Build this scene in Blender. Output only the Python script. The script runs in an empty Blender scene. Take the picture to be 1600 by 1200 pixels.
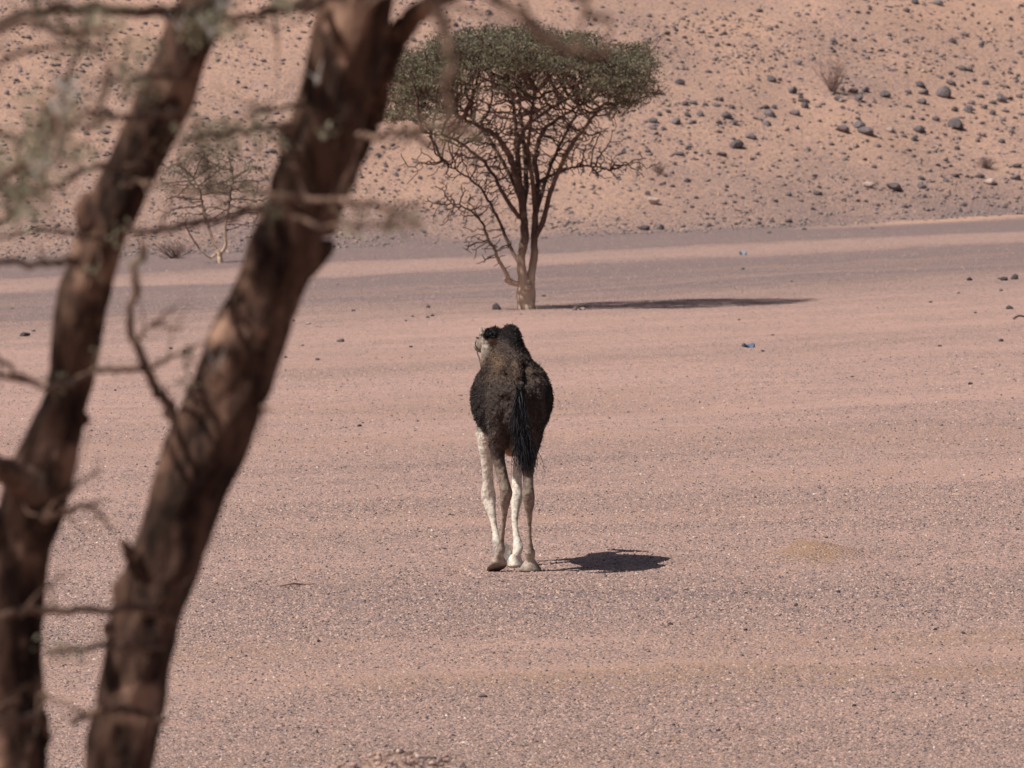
import bpy, math, random
import numpy as np
from mathutils import Vector, Matrix

# ------------------------------------------------------------------ camera, world, sun, exposure
scene = bpy.context.scene
COL = scene.collection
CAM_H = 4.65                     # eye height above the plain, metres
FPX = 13600.0                    # focal length in photo pixels (1600 wide)
PITCH = math.atan(596.0 / FPX)

cam = bpy.data.cameras.new("camera")
cam_ob = bpy.data.objects.new("camera", cam)
COL.objects.link(cam_ob)
cam_ob.location = (0, 0, CAM_H)
cam_ob.rotation_euler = (math.pi / 2 - PITCH, 0, 0)
cam.sensor_width = 36.0
cam.lens = FPX / 1600.0 * 36.0
cam.clip_start = 0.5
cam.clip_end = 3000.0
cam.dof.use_dof = True
cam.dof.focus_distance = 71.6
cam.dof.aperture_fstop = 9.8
scene.camera = cam_ob

SUN_TO = Vector((-0.66, -0.34, 1.0)).normalized()      # direction towards the sun
SUN_EL = math.asin(SUN_TO.z)
SUN_AZ = math.atan2(SUN_TO.x, SUN_TO.y)                # clockwise from +Y
world = bpy.data.worlds.new("World")
scene.world = world
world.use_nodes = True
wn = world.node_tree
wn.nodes.clear()
sky = wn.nodes.new("ShaderNodeTexSky")
sky.sky_type = 'NISHITA'
sky.sun_disc = False
sky.sun_elevation = SUN_EL
sky.sun_rotation = SUN_AZ
sky.dust_density = 2.0
bg = wn.nodes.new("ShaderNodeBackground")
bg.inputs[1].default_value = 0.05
wo = wn.nodes.new("ShaderNodeOutputWorld")
wn.links.new(sky.outputs[0], bg.inputs[0])
wn.links.new(bg.outputs[0], wo.inputs[0])

sun = bpy.data.lights.new("sun", 'SUN')
sun.energy = 4.8
sun.angle = math.radians(0.53)
sun.color = (1.0, 0.94, 0.87)
sun_ob = bpy.data.objects.new("sun", sun)
COL.objects.link(sun_ob)
sun_ob.location = (-20, -15, 40)
sun_ob.rotation_euler = (-SUN_TO).to_track_quat('-Z', 'Y').to_euler()

vs = scene.view_settings
vs.view_transform = 'Standard'
vs.look = 'None'
vs.exposure = 0.03
vs.gamma = 1.0
vs.use_curve_mapping = False
scene.cycles.use_denoising = True
scene.cycles.max_bounces = 6

# ------------------------------------------------------------------ helpers
rng = np.random.default_rng(7)
random.seed(7)


def _hash(ix, iy, seed):
    h = (ix.astype(np.int64) * 374761393 + iy.astype(np.int64) * 668265263 + seed * 1442695041) & 0xFFFFFFFF
    h = ((h ^ (h >> 13)) * 1274126177) & 0xFFFFFFFF
    h = (h ^ (h >> 16)) & 0xFFFFFFFF
    return h / 4294967295.0


def vnoise(x, y, seed=0):
    x = np.asarray(x, float); y = np.asarray(y, float)
    ix = np.floor(x); iy = np.floor(y)
    fx = x - ix; fy = y - iy
    fx = fx * fx * (3 - 2 * fx); fy = fy * fy * (3 - 2 * fy)
    a = _hash(ix, iy, seed); b = _hash(ix + 1, iy, seed)
    c = _hash(ix, iy + 1, seed); d = _hash(ix + 1, iy + 1, seed)
    return (a * (1 - fx) + b * fx) * (1 - fy) + (c * (1 - fx) + d * fx) * fy


def fbm(x, y, seed=0, octv=3):
    s = 0; a = 0.5; t = 0
    for o in range(octv):
        s = s + a * vnoise(x * 2 ** o, y * 2 ** o, seed + o * 17)
        t += a; a *= 0.5
    return s / t


def sstep(a, b, x):
    t = np.clip((np.asarray(x, float) - a) / (b - a), 0, 1)
    return t * t * (3 - 2 * t)


def foot_y(x):
    return 171.5 + 40 * np.tanh(0.78 * np.asarray(x, float) / 40)


def hill_s(x, y):
    return (np.asarray(y, float) - foot_y(x)) * 0.78 + (fbm(np.asarray(x) / 5.0, np.asarray(y) / 7.0, 91) - .5) * 1.2


def height(x, y):
    x = np.asarray(x, float); y = np.asarray(y, float)
    z = 0.026 * 25 * np.tanh(x / 25) * sstep(10, 60, y)
    z = z + (fbm(x / 9, y / 9, 3) - .5) * 0.12 * sstep(50, 58, y) + (fbm(x / 2.2, y / 2.2, 5) - .5) * 0.035
    z = z + 3.05 * sstep(46, 2, y)
    # stony heap at the lower edge and the small sandy mound on the plain
    z = z + 0.93 * np.exp(-((x + 0.55) / 1.05) ** 2 - ((y - 42.5) / 1.6) ** 2) * (0.97 + 0.07 * vnoise(x * 7, y * 7, 8))
    z = z + 0.175 * np.exp(-np.abs((x - 2.48) / 0.27) ** 1.3 - np.abs((y - 71.9) / 0.5) ** 1.6) * (.75 + .5 * vnoise(x * 9, y * 5, 4))
    s = hill_s(x, y)
    sp = np.maximum(s, 0)
    hz = 0.33 * (np.sqrt(sp * sp + 1.0) - 1.0)
    hz = np.where(hz > 30, 30 + 25 * np.tanh((hz - 30) / 25), hz)
    z = z + hz + (fbm(x / 4.0, y / 5.0, 21) - .5) * 0.55 * sstep(0, 6, s) + (fbm(x / 1.2, y / 1.2, 23) - .5) * 0.10 * sstep(0, 2, s)
    return z


def hz1(x, y):
    return float(height(np.array([x]), np.array([y]))[0])


cp, spn = math.cos(PITCH), math.sin(PITCH)


def ray(px, py):
    a = (px - 800.0) / FPX; b = (600.0 - py) / FPX
    return Vector((a, cp + b * spn, -spn + b * cp))


def at(px, py, d):
    """point seen at photo pixel (px,py) at ground distance d (metres along +Y)"""
    r = ray(px, py)
    t = d / r.y
    return Vector((r.x * t, d, CAM_H + r.z * t))


def ground_hit(px, py, d0=45.0, d1=260.0):
    r = ray(px, py)
    ds = np.arange(d0, d1, 0.05)
    zs = CAM_H + r.z / r.y * ds
    hs = height(r.x / r.y * ds, ds)
    below = np.nonzero(zs < hs)[0]
    d = ds[below[0]] if len(below) else d1
    x = r.x / r.y * d
    return Vector((x, d, hz1(x, d)))


def project(x, y, z):
    dx, dy, dz = x, y, z - CAM_H
    depth = dy * cp - dz * spn
    up = dy * spn + dz * cp
    return 800 + FPX * dx / depth, 600 - FPX * up / depth


def new_mesh(name, verts, faces, mat=None, smooth=False, colors=None):
    me = bpy.data.meshes.new(name)
    if isinstance(verts, np.ndarray):
        nv = len(verts)
        fa = np.asarray(faces, dtype=np.int32)
        nf, k = fa.shape
        me.vertices.add(nv)
        me.vertices.foreach_set("co", verts.astype(np.float32).ravel())
        me.loops.add(nf * k)
        me.loops.foreach_set("vertex_index", fa.ravel())
        me.polygons.add(nf)
        me.polygons.foreach_set("loop_start", np.arange(0, nf * k, k, dtype=np.int32))
        me.update(calc_edges=True)
    else:
        me.from_pydata(verts, [], faces)
        me.update()
    if smooth:
        me.polygons.foreach_set("use_smooth", np.ones(len(me.polygons), dtype=bool))
    if colors is not None:
        at_ = me.color_attributes.new("col", 'FLOAT_COLOR', 'POINT')
        c = np.ones((len(me.vertices), 4), np.float32)
        c[:, :3] = colors
        at_.data.foreach_set("color", c.ravel())
    if mat is not None:
        me.materials.append(mat)
    return me


def obj(name, me, parent=None, label=None, cat=None, group=None, kind=None, loc=None):
    o = bpy.data.objects.new(name, me)
    COL.objects.link(o)
    if parent is not None:
        o.parent = parent
    if loc is not None:
        o.location = loc
    if label: o["label"] = label
    if cat: o["category"] = cat
    if group: o["group"] = group
    if kind: o["kind"] = kind
    return o


def catmull(pts, n):
    """pts: list of tuples (any dim). resample to roughly n points per segment"""
    P = np.array(pts, float)
    if len(P) < 3:
        t = np.linspace(0, 1, n * (len(P) - 1) + 1)[:, None]
        return P[0] * (1 - t) + P[-1] * t
    Q = np.vstack([2 * P[0] - P[1], P, 2 * P[-1] - P[-2]])
    out = []
    for i in range(1, len(Q) - 2):
        p0, p1, p2, p3 = Q[i - 1], Q[i], Q[i + 1], Q[i + 2]
        for k in range(n):
            t = k / n
            out.append(0.5 * ((2 * p1) + (-p0 + p2) * t + (2 * p0 - 5 * p1 + 4 * p2 - p3) * t * t + (-p0 + 3 * p1 - 3 * p2 + p3) * t ** 3))
    out.append(P[-1])
    return np.array(out)


class Tubes:
    """collects swept tubes in one mesh"""
    def __init__(s):
        s.v = []; s.f = []; s.n = 0

    def add(s, pts, rads, sides=6, rough=0.0, freq=6.0, seed=0, cap=True):
        P = np.asarray(pts, float); R = np.asarray(rads, float)
        m = len(P)
        if m < 2:
            return
        T = np.gradient(P, axis=0)
        T /= np.linalg.norm(T, axis=1)[:, None] + 1e-9
        ref = np.array([0.31, 0.87, 0.12]) if abs(T[0][1]) < 0.9 else np.array([1.0, 0, 0])
        N = ref - T[0] * ref.dot(T[0]); N /= np.linalg.norm(N)
        ang = np.arange(sides) * 2 * math.pi / sides
        ca, sa = np.cos(ang), np.sin(ang)
        L = 0
        for i in range(m):
            if i:
                N = N - T[i] * N.dot(T[i]); N /= np.linalg.norm(N) + 1e-9
                L += np.linalg.norm(P[i] - P[i - 1])
            B = np.cross(T[i], N)
            r = np.full(sides, R[i])
            if rough:
                r = r * (1 + rough * (fbm(ca * 1.6 + 9, np.full(sides, L * freq) + sa * 1.6, seed, 3) - .5) * 2)
            s.v.append(P[i] + (ca * r)[:, None] * N + (sa * r)[:, None] * B)
        b = s.n
        for i in range(m - 1):
            for k in range(sides):
                k2 = (k + 1) % sides
                s.f.append((b + i * sides + k, b + i * sides + k2, b + (i + 1) * sides + k2, b + (i + 1) * sides + k))
        s.n += m * sides
        if cap:
            s.v.append(P[-1][None] + T[-1] * R[-1] * 0.6); s.n += 1
            for k in range(sides):
                a_ = b + (m - 1) * sides + k; b_ = b + (m - 1) * sides + (k + 1) % sides
                s.f.append((a_, b_, s.n - 1, s.n - 1))
            s.v.append(P[0][None] - T[0] * R[0] * 0.6); s.n += 1
            for k in range(sides):
                s.f.append((b + (k + 1) % sides, b + k, s.n - 1, s.n - 1))

    def mesh(s, name, mat, origin=(0, 0, 0), smooth=True):
        V = np.vstack(s.v) - np.array(origin)
        F = [tuple(dict.fromkeys(f)) for f in s.f]
        me = bpy.data.meshes.new(name)
        me.from_pydata(V.tolist(), [], F)
        me.update()
        me.polygons.foreach_set("use_smooth", np.full(len(me.polygons), smooth))
        me.materials.append(mat)
        return me


# ------------------------------------------------------------------ materials
def mat_new(name):
    m = bpy.data.materials.new(name)
    m.use_nodes = True
    nt = m.node_tree
    bs = nt.nodes["Principled BSDF"]
    bs.inputs["Roughness"].default_value = 0.9
    bs.inputs["Specular IOR Level"].default_value = 0.15
    return m, nt, bs


def nd(nt, kind, **kw):
    n = nt.nodes.new(kind)
    for k, v in kw.items():
        setattr(n, k, v)
    return n


def mix(nt, a, b, fac, blend='MIX'):
    n = nt.nodes.new("ShaderNodeMix")
    n.data_type = 'RGBA'; n.blend_type = blend
    for sock, v in ((n.inputs[0], fac), (n.inputs[6], a), (n.inputs[7], b)):
        if isinstance(v, (int, float)):
            sock.default_value = v
        elif isinstance(v, tuple):
            sock.default_value = (*v, 1.0)
        else:
            nt.links.new(v, sock)
    return n.outputs[2]


def ramp(nt, inp, a, b, c0=0.0, c1=1.0):
    n = nt.nodes.new("ShaderNodeMapRange")
    n.inputs[1].default_value = a; n.inputs[2].default_value = b
    n.inputs[3].default_value = c0; n.inputs[4].default_value = c1
    n.interpolation_type = 'SMOOTHSTEP'
    nt.links.new(inp, n.inputs[0])
    return n.outputs[0]


def noise(nt, co, scale, detail=3.0, rough=0.55, dim='3D'):
    n = nt.nodes.new("ShaderNodeTexNoise")
    n.inputs["Scale"].default_value = scale
    n.inputs["Detail"].default_value = detail
    n.inputs["Roughness"].default_value = rough
    if co is not None:
        nt.links.new(co, n.inputs["Vector"])
    return n.outputs["Fac"]


def bump(nt, h, bs, strength, dist, prev=None):
    n = nt.nodes.new("ShaderNodeBump")
    n.inputs["Strength"].default_value = strength
    n.inputs["Distance"].default_value = dist
    nt.links.new(h, n.inputs["Height"])
    if prev is not None:
        nt.links.new(prev, n.inputs["Normal"])
    nt.links.new(n.outputs[0], bs.inputs["Normal"])
    return n.outputs[0]


def ground_material():
    m, nt, bs = mat_new("desert_ground")
    geo = nd(nt, "ShaderNodeNewGeometry")
    pos = geo.outputs["Position"]
    ag = nd(nt, "ShaderNodeAttribute", attribute_name="gravel").outputs["Fac"]
    ah = nd(nt, "ShaderNodeAttribute", attribute_name="hill").outputs["Fac"]
    ao = nd(nt, "ShaderNodeAttribute", attribute_name="ochre").outputs["Fac"]
    n1 = noise(nt, pos, 1.1, 5, 0.6)
    n2 = noise(nt, pos, 14.0, 4, 0.65)
    sand = mix(nt, (0.495, 0.316, 0.264), (0.440, 0.286, 0.243), ramp(nt, n1, 0.35, 0.65))
    hill = mix(nt, (0.545, 0.333, 0.236), (0.485, 0.300, 0.222), ramp(nt, n1, 0.35, 0.7))
    base = mix(nt, sand, hill, ah)
    base = mix(nt, base, (0.315, 0.198, 0.130), ao)
    # gravel: grains of many colours, 1.5 cm
    vor = nd(nt, "ShaderNodeTexVoronoi")
    vor.inputs["Scale"].default_value = 44.0
    nt.links.new(pos, vor.inputs["Vector"])
    sepc = nd(nt, "ShaderNodeSeparateColor")
    nt.links.new(vor.outputs["Color"], sepc.inputs[0])
    g1 = mix(nt, (0.295, 0.208, 0.190), (0.50, 0.334, 0.275), ramp(nt, sepc.outputs[0], 0.35, 0.95))
    g1 = mix(nt, g1, (0.075, 0.062, 0.066), ramp(nt, sepc.outputs[1], 0.80, 0.93))
    g1 = mix(nt, g1, (0.56, 0.43, 0.36), ramp(nt, sepc.outputs[2], 0.955, 0.98))
    g1 = mix(nt, g1, (0.225, 0.172, 0.172), ramp(nt, ag, 0.68, 1.0, 0, 0.6))
    vor2 = nd(nt, "ShaderNodeTexVoronoi")
    vor2.inputs["Scale"].default_value = 26.0
    nt.links.new(pos, vor2.inputs["Vector"])
    sep2 = nd(nt, "ShaderNodeSeparateColor")
    nt.links.new(vor2.outputs["Color"], sep2.inputs[0])
    cover = nd(nt, "ShaderNodeMath", operation='ADD')
    nt.links.new(ag, cover.inputs[0])
    sc = nd(nt, "ShaderNodeMath", operation='MULTIPLY_ADD')
    nt.links.new(n2, sc.inputs[0]); sc.inputs[1].default_value = 0.7; sc.inputs[2].default_value = -0.22
    nt.links.new(sc.outputs[0], cover.inputs[1])
    # each grain is either there or covered by sand
    diff = nd(nt, "ShaderNodeMath", operation='SUBTRACT')
    nt.links.new(cover.outputs[0], diff.inputs[0]); nt.links.new(sep2.outputs[0], diff.inputs[1])
    fac = ramp(nt, diff.outputs[0], -0.14, 0.14)
    col = mix(nt, base, g1, fac)
    nt.links.new(col, bs.inputs["Base Color"])
    bs.inputs["Roughness"].default_value = 0.95
    bs.inputs["Specular IOR Level"].default_value = 0.08
    # relief
    b1 = bump(nt, noise(nt, pos, 9.0, 6, 0.7), bs, 0.55, 0.03)
    inv = nd(nt, "ShaderNodeMath", operation='MULTIPLY')
    nt.links.new(vor.outputs["Distance"], inv.inputs[0])
    nt.links.new(ramp(nt, ag, 0.0, 0.8, -0.5, -1.0), inv.inputs[1])
    bump(nt, inv.outputs[0], bs, 1.0, 0.022, b1)
    return m


def stone_material(name, dark, light, scale=6.0, attr=None):
    m, nt, bs = mat_new(name)
    tc = nd(nt, "ShaderNodeTexCoord").outputs["Object"]
    info = nd(nt, "ShaderNodeObjectInfo")
    off = nd(nt, "ShaderNodeVectorMath", operation='ADD')
    nt.links.new(tc, off.inputs[0]); nt.links.new(info.outputs["Location"], off.inputs[1])
    n = noise(nt, off.outputs[0], scale, 6, 0.65)
    c = mix(nt, dark, light, ramp(nt, n, 0.3, 0.72))
    c = mix(nt, c, (0.34, 0.235, 0.18), ramp(nt, noise(nt, off.outputs[0], 2.6, 4, .6), 0.56, 0.75, 0, 0.7))
    rv = nd(nt, "ShaderNodeMath", operation='MULTIPLY_ADD')
    nt.links.new(info.outputs["Random"], rv.inputs[0]); rv.inputs[1].default_value = 0.5; rv.inputs[2].default_value = 0.75
    hs = nd(nt, "ShaderNodeHueSaturation")
    nt.links.new(c, hs.inputs["Color"]); nt.links.new(rv.outputs[0], hs.inputs["Value"])
    nt.links.new(hs.outputs[0], bs.inputs["Base Color"])
    bs.inputs["Roughness"].default_value = 0.8
    bump(nt, noise(nt, off.outputs[0], scale * 3, 5, 0.7), bs, 0.6, 0.02)
    return m


def vcol_material(name, rough=0.9, nscale=0.0, bstr=0.0, bdist=0.01, spec=0.15):
    m, nt, bs = mat_new(name)
    a = nd(nt, "ShaderNodeAttribute", attribute_name="col").outputs["Color"]
    bs.inputs["Roughness"].default_value = rough
    bs.inputs["Specular IOR Level"].default_value = spec
    if nscale:
        tc = nd(nt, "ShaderNodeTexCoord").outputs["Object"]
        n = noise(nt, tc, nscale, 5, 0.65)
        a = mix(nt, a, (0, 0, 0), ramp(nt, n, 0.62, 0.32, 0.0, 0.42))
        bump(nt, n, bs, bstr, bdist)
    nt.links.new(a, bs.inputs["Base Color"])
    return m


def bark_material(name, c0, c1, c2, scale=9.0, bdist=0.03, low=None):
    """furrowed bark; low = (z0, z1, colour) paler weathered bark near the ground (object space)"""
    m, nt, bs = mat_new(name)
    tc = nd(nt, "ShaderNodeTexCoord").outputs["Object"]
    mp = nd(nt, "ShaderNodeMapping")
    mp.inputs["Scale"].default_value = (1, 1, 0.28)
    nt.links.new(tc, mp.inputs[0])
    n1 = noise(nt, mp.outputs[0], scale, 6, 0.7)
    n2 = noise(nt, tc, scale * 0.35, 4, 0.6)
    c = mix(nt, c0, c1, ramp(nt, n1, 0.36, 0.66))
    c = mix(nt, c, c2, ramp(nt, n2, 0.53, 0.68))
    if low:
        sp = nd(nt, "ShaderNodeSeparateXYZ"); nt.links.new(tc, sp.inputs[0])
        ad = nd(nt, "ShaderNodeMath", operation='MULTIPLY_ADD')
        nt.links.new(n1, ad.inputs[0]); ad.inputs[1].default_value = 0.9; nt.links.new(sp.outputs[2], ad.inputs[2])
        c = mix(nt, low[2], c, ramp(nt, ad.outputs[0], low[0] + .4, low[1] + .5))
    nt.links.new(c, bs.inputs["Base Color"])
    bs.inputs["Roughness"].default_value = 0.85
    bump(nt, n1, bs, 0.9, bdist)
    return m


def leaf_material(name, c0, c1):
    m, nt, bs = mat_new(name)
    geo = nd(nt, "ShaderNodeNewGeometry")
    cl = noise(nt, geo.outputs["Position"], 4.5, 2, .5)
    av = nd(nt, "ShaderNodeMath", operation='MULTIPLY_ADD')
    nt.links.new(geo.outputs["Random Per Island"], av.inputs[0]); av.inputs[1].default_value = .55
    nt.links.new(ramp(nt, cl, .38, .64, 0, .45), av.inputs[2])
    c = mix(nt, c0, c1, av.outputs[0])
    nt.links.new(c, bs.inputs["Base Color"])
    bs.inputs["Roughness"].default_value = 0.65
    tr = nd(nt, "ShaderNodeBsdfTranslucent")
    nt.links.new(c, tr.inputs[0])
    ms = nd(nt, "ShaderNodeMixShader"); ms.inputs[0].default_value = 0.22
    nt.links.new(bs.outputs[0], ms.inputs[1]); nt.links.new(tr.outputs[0], ms.inputs[2])
    out = nt.nodes["Material Output"]
    nt.links.new(ms.outputs[0], out.inputs[0])
    return m


M_GROUND = ground_material()
M_ROCK = stone_material("weathered_dark_rock", (0.10, 0.088, 0.094), (0.235, 0.195, 0.195))
M_PALE = stone_material("pale_rock", (0.36, 0.28, 0.245), (0.56, 0.44, 0.38))
M_BLACK = stone_material("black_stone", (0.055, 0.05, 0.055), (0.14, 0.118, 0.12), 14.0)
M_PEB = vcol_material("gravel_grains", 0.85)
M_WOOL = vcol_material("camel_coat", 0.95, 34.0, 0.55, 0.01, 0.06)
M_HAIR = vcol_material("camel_hair", 0.6, spec=0.25)
M_BARK_F = bark_material("furrowed_acacia_bark", (0.026, 0.015, 0.012), (0.170, 0.095, 0.068), (0.42, 0.255, 0.182), 14.0, 0.06)
M_TWIG_F = bark_material("acacia_twig_bark", (0.085, 0.052, 0.040), (0.25, 0.157, 0.116), (0.38, 0.26, 0.19), 26.0, 0.006)
M_BARK_M = bark_material("weathered_acacia_bark", (0.060, 0.038, 0.032), (0.145, 0.092, 0.074), (0.21, 0.14, 0.10), 7.0, 0.02, low=(0.35, 1.15, (0.58, 0.42, 0.31)))
M_TWIG_M = bark_material("fine_acacia_twigs", (0.070, 0.043, 0.036), (0.135, 0.082, 0.066), (0.17, 0.105, 0.082), 12.0, 0.004)
M_LEAF_M = leaf_material("acacia_leaf", (0.122, 0.115, 0.078), (0.285, 0.252, 0.170))
M_LEAF_F = leaf_material("acacia_leaflet", (0.20, 0.195, 0.135), (0.40, 0.37, 0.26))
M_DRY = bark_material("dry_shrub_twigs", (0.15, 0.10, 0.09), (0.27, 0.185, 0.16), (0.33, 0.22, 0.18), 20.0, 0.003)

# ------------------------------------------------------------------ terrain
def gravel_mask(x, y):
    x = np.asarray(x, float); y = np.asarray(y, float)
    k = 0.10 + 0.68 * sstep(75, 135, y)
    u = y - k * x + (fbm(x / 4.0, y / 6.0, 41) - .5) * 1.6 * sstep(60, 120, y) + (fbm(x / 2.0, y / 3, 43) - .5) * 1.2 + (fbm(x / .7, y / 2.5, 44) - .5) * 1.8 * sstep(100, 150, y)
    U = [40, 52, 54.5, 56.5, 58, 60.5, 62.5, 65, 69, 74, 80, 88, 100, 112, 124, 132, 138, 151.5, 153.5, 156, 159.0, 161.0, 172, 180]
    G = [.40, .50, .55, .40, .22, .25, .45, .72, .66, .42, .40, .30, .16, .16, .24, .42, .84, .95, .42, .34, .42, .95, 1.0, .90]
    g = np.interp(u, U, G)
    st = fbm(x / 3.5, u / 0.9, 47, 3) - .5
    st2 = fbm(x / 12.0, u / 3.0, 53, 2) - .5
    st3 = fbm(x / 5.0 + 3, u / 1.5, 49, 3) - .5
    plain = g + (st * 0.26 + st3 * .62) * sstep(175, 120, y) + st2 * 0.30 * sstep(160, 120, y) + st * .12
    s = hill_s(x, y)
    # wind-blown sand strip along the hill foot on the right
    strip = np.exp(-((s + 0.6) / 0.9) ** 2) * sstep(5.2, 8.0, x + (fbm(x / 2, y / 2, 3) - .5) * 3)
    plain = plain * (1 - np.clip(strip * 1.3, 0, 1))
    hill = 0.78 * np.exp(-np.maximum(s, 0) / 2.6) + 0.22 + (fbm(x / 2.5, y / 3.5, 61) - .5) * 0.7
    h = sstep(-0.6, 0.8, s)
    return np.clip(plain * (1 - h) + hill * h, 0, 1), h, strip


def spans(*segs):
    out = []
    for a, b, st in segs:
        out += list(np.arange(a, b, st))
    return np.array(out)


gx = np.concatenate([[-600, -400, -260, -170, -110, -75, -52, -40], spans((-32, -14, 1.0), (-14, 14, 0.2), (14, 32, 1.0)), [32, 40, 52, 75, 110, 170, 260, 400, 600]])
gy = np.concatenate([[-400, -200, -100, -50, -25], spans((-14, 39, 1.0), (39, 86, 0.16), (86, 170, 0.3), (170, 214, 0.25), (214, 260, 1.2)), [262, 275, 295, 330, 400, 520, 700]])
X, Y = np.meshgrid(gx, gy)
Z = height(X, Y)
nx, ny = len(gx), len(gy)
V = np.stack([X.ravel(), Y.ravel(), Z.ravel()], 1)
ii = (np.arange(ny - 1)[:, None] * nx + np.arange(nx - 1)[None]).ravel()
F = np.stack([ii, ii + 1, ii + 1 + nx, ii + nx], 1)
me = new_mesh("desert_ground", V, F, M_GROUND, True)
g, h, strip = gravel_mask(V[:, 0], V[:, 1])
och = np.clip(1.3 * np.exp(-np.abs((V[:, 0] - 2.46) / 0.36) ** 2 - np.abs((V[:, 1] - 71.6) / 0.75) ** 2), 0, .9)
och = np.maximum(och, .28 * sstep(.45, .7, fbm(V[:, 0] / 7, V[:, 1] / 4.0, 79)) * sstep(130, 100, V[:, 1]))
och = np.maximum(och, (.20 + .50 * sstep(.40, .66, fbm(V[:, 0] / 3, V[:, 1] / 1.6, 77))) * sstep(69, 60, V[:, 1]))
for nm, arr in (("gravel", g * (1 - .9 * np.exp(-((V[:, 0] - 2.46) / .36) ** 2 - ((V[:, 1] - 71.6) / .75) ** 2))), ("hill", np.maximum(h, np.clip(strip, 0, 1))), ("ochre", och)):
    a = me.attributes.new(nm, 'FLOAT', 'POINT')
    a.data.foreach_set("value", arr.astype(np.float32))
obj("desert_ground", me, label="pinkish gravel plain rising into a sandy stone-strewn hillside", kind="structure")

# ------------------------------------------------------------------ gravel and hillside stones too many to count
OCT_V = np.array([[1, 0, 0], [-1, 0, 0], [0, 1, 0], [0, -1, 0], [0, 0, 1], [0, 0, -1]], float)
CAP_V = np.array([[1, 0, -.35], [0, 1, -.35], [-1, 0, -.35], [0, -1, -.35], [.15, .1, .95]], float)
CAP_F = np.array([[0, 1, 4], [1, 2, 4], [2, 3, 4], [3, 0, 4]])
OCT_F = np.array([[0, 2, 4], [2, 1, 4], [1, 3, 4], [3, 0, 4], [2, 0, 5], [1, 2, 5], [3, 1, 5], [0, 3, 5]])
t_ = (1 + 5 ** .5) / 2
ICO_V = np.array([[-1, t_, 0], [1, t_, 0], [-1, -t_, 0], [1, -t_, 0], [0, -1, t_], [0, 1, t_], [0, -1, -t_], [0, 1, -t_], [t_, 0, -1], [t_, 0, 1], [-t_, 0, -1], [-t_, 0, 1]]) / math.sqrt(1 + t_ * t_)
ICO_F = np.array([[0, 11, 5], [0, 5, 1], [0, 1, 7], [0, 7, 10], [0, 10, 11], [1, 5, 9], [5, 11, 4], [11, 10, 2], [10, 7, 6], [7, 1, 8], [3, 9, 4], [3, 4, 2], [3, 2, 6], [3, 6, 8], [3, 8, 9], [4, 9, 5], [2, 4, 11], [6, 2, 10], [8, 6, 7], [9, 8, 1]])


def scatter(name, label, cat, P, S, C, BV, BF, jit, sink):
    n = len(P); k = len(BV)
    v = BV[None] * (1 + jit * rng.uniform(-1, 1, (n, k, 1))) + jit * .35 * rng.uniform(-1, 1, (n, k, 3))
    sq = np.stack([rng.uniform(.75, 1.35, n), rng.uniform(.7, 1.2, n), rng.uniform(.45, .95, n)], 1)
    v = v * sq[:, None] * S[:, None, None]
    tl = rng.uniform(-.5, .5, n); ct, st = np.cos(tl)[:, None], np.sin(tl)[:, None]
    y_, z_ = v[:, :, 1] * ct - v[:, :, 2] * st, v[:, :, 1] * st + v[:, :, 2] * ct
    an = rng.uniform(0, 6.28, n); ca, sa = np.cos(an)[:, None], np.sin(an)[:, None]
    x_ = v[:, :, 0] * ca - y_ * sa
    y2 = v[:, :, 0] * sa + y_ * ca
    v = np.stack([x_, y2, z_], 2) + P[:, None]
    v[:, :, 2] += (S * sink)[:, None]
    f = (BF[None] + (np.arange(n) * k)[:, None, None]).reshape(-1, 3)
    cc = np.repeat(C, k, axis=0)
    me = new_mesh(name, v.reshape(-1, 3), f, M_PEB, False, cc)
    return obj(name, me, label=label, cat=cat, kind="stuff")


def zone_points(y0, y1, n, margin=2.2):
    y = rng.uniform(y0, y1, n * 2)
    w = 800 / FPX * y + margin
    keep = rng.uniform(0, 1, n * 2) < w / w.max()
    y = y[keep][:n]; w = w[keep][:n]
    return rng.uniform(-1, 1, len(y)) * w, y


GCOL = np.array([[.44, .292, .242], [.49, .335, .275], [.26, .19, .178], [.19, .15, .148], [.075, .066, .07], [.63, .51, .44], [.33, .21, .16]])
px_, py_, ps_ = [], [], []
for y0, y1, n, s0, s1 in ((50, 66, 170000, .006, .018), (66, 84, 140000, .007, .019), (84, 112, 80000, .009, .021), (112, 140, 22000, .011, .024), (140, 172, 7000, .014, .030)):
    x, y = zone_points(y0, y1, n)
    gm, hh, _ = gravel_mask(x, y)
    gm = gm * (1 - .9 * np.exp(-((x - 2.46) / .36) ** 2 - ((y - 71.6) / .75) ** 2))
    keep = (rng.uniform(0, 1, len(x)) < np.clip(gm * 1.1 + .16, 0, 1)) & (hh < .6)
    x, y = x[keep], y[keep]
    px_.append(x); py_.append(y)
    ps_.append(.86 * s0 + .86 * (s1 - s0) * rng.uniform(0, 1, len(x)) ** 2.6)
x = np.concatenate(px_); y = np.concatenate(py_); s = np.concatenate(ps_)
ci = rng.choice(len(GCOL), len(x), p=[.31, .155, .235, .15, .095, .012, .043])
C = GCOL[ci] * rng.uniform(.8, 1.15, (len(x), 1))
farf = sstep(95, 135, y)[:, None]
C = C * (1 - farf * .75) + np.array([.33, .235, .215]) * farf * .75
scatter("gravel", "fine pink and grey gravel covering the flat plain", "gravel", np.stack([x, y, height(x, y)], 1), s, C, CAP_V, CAP_F, .3, .15)

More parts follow.
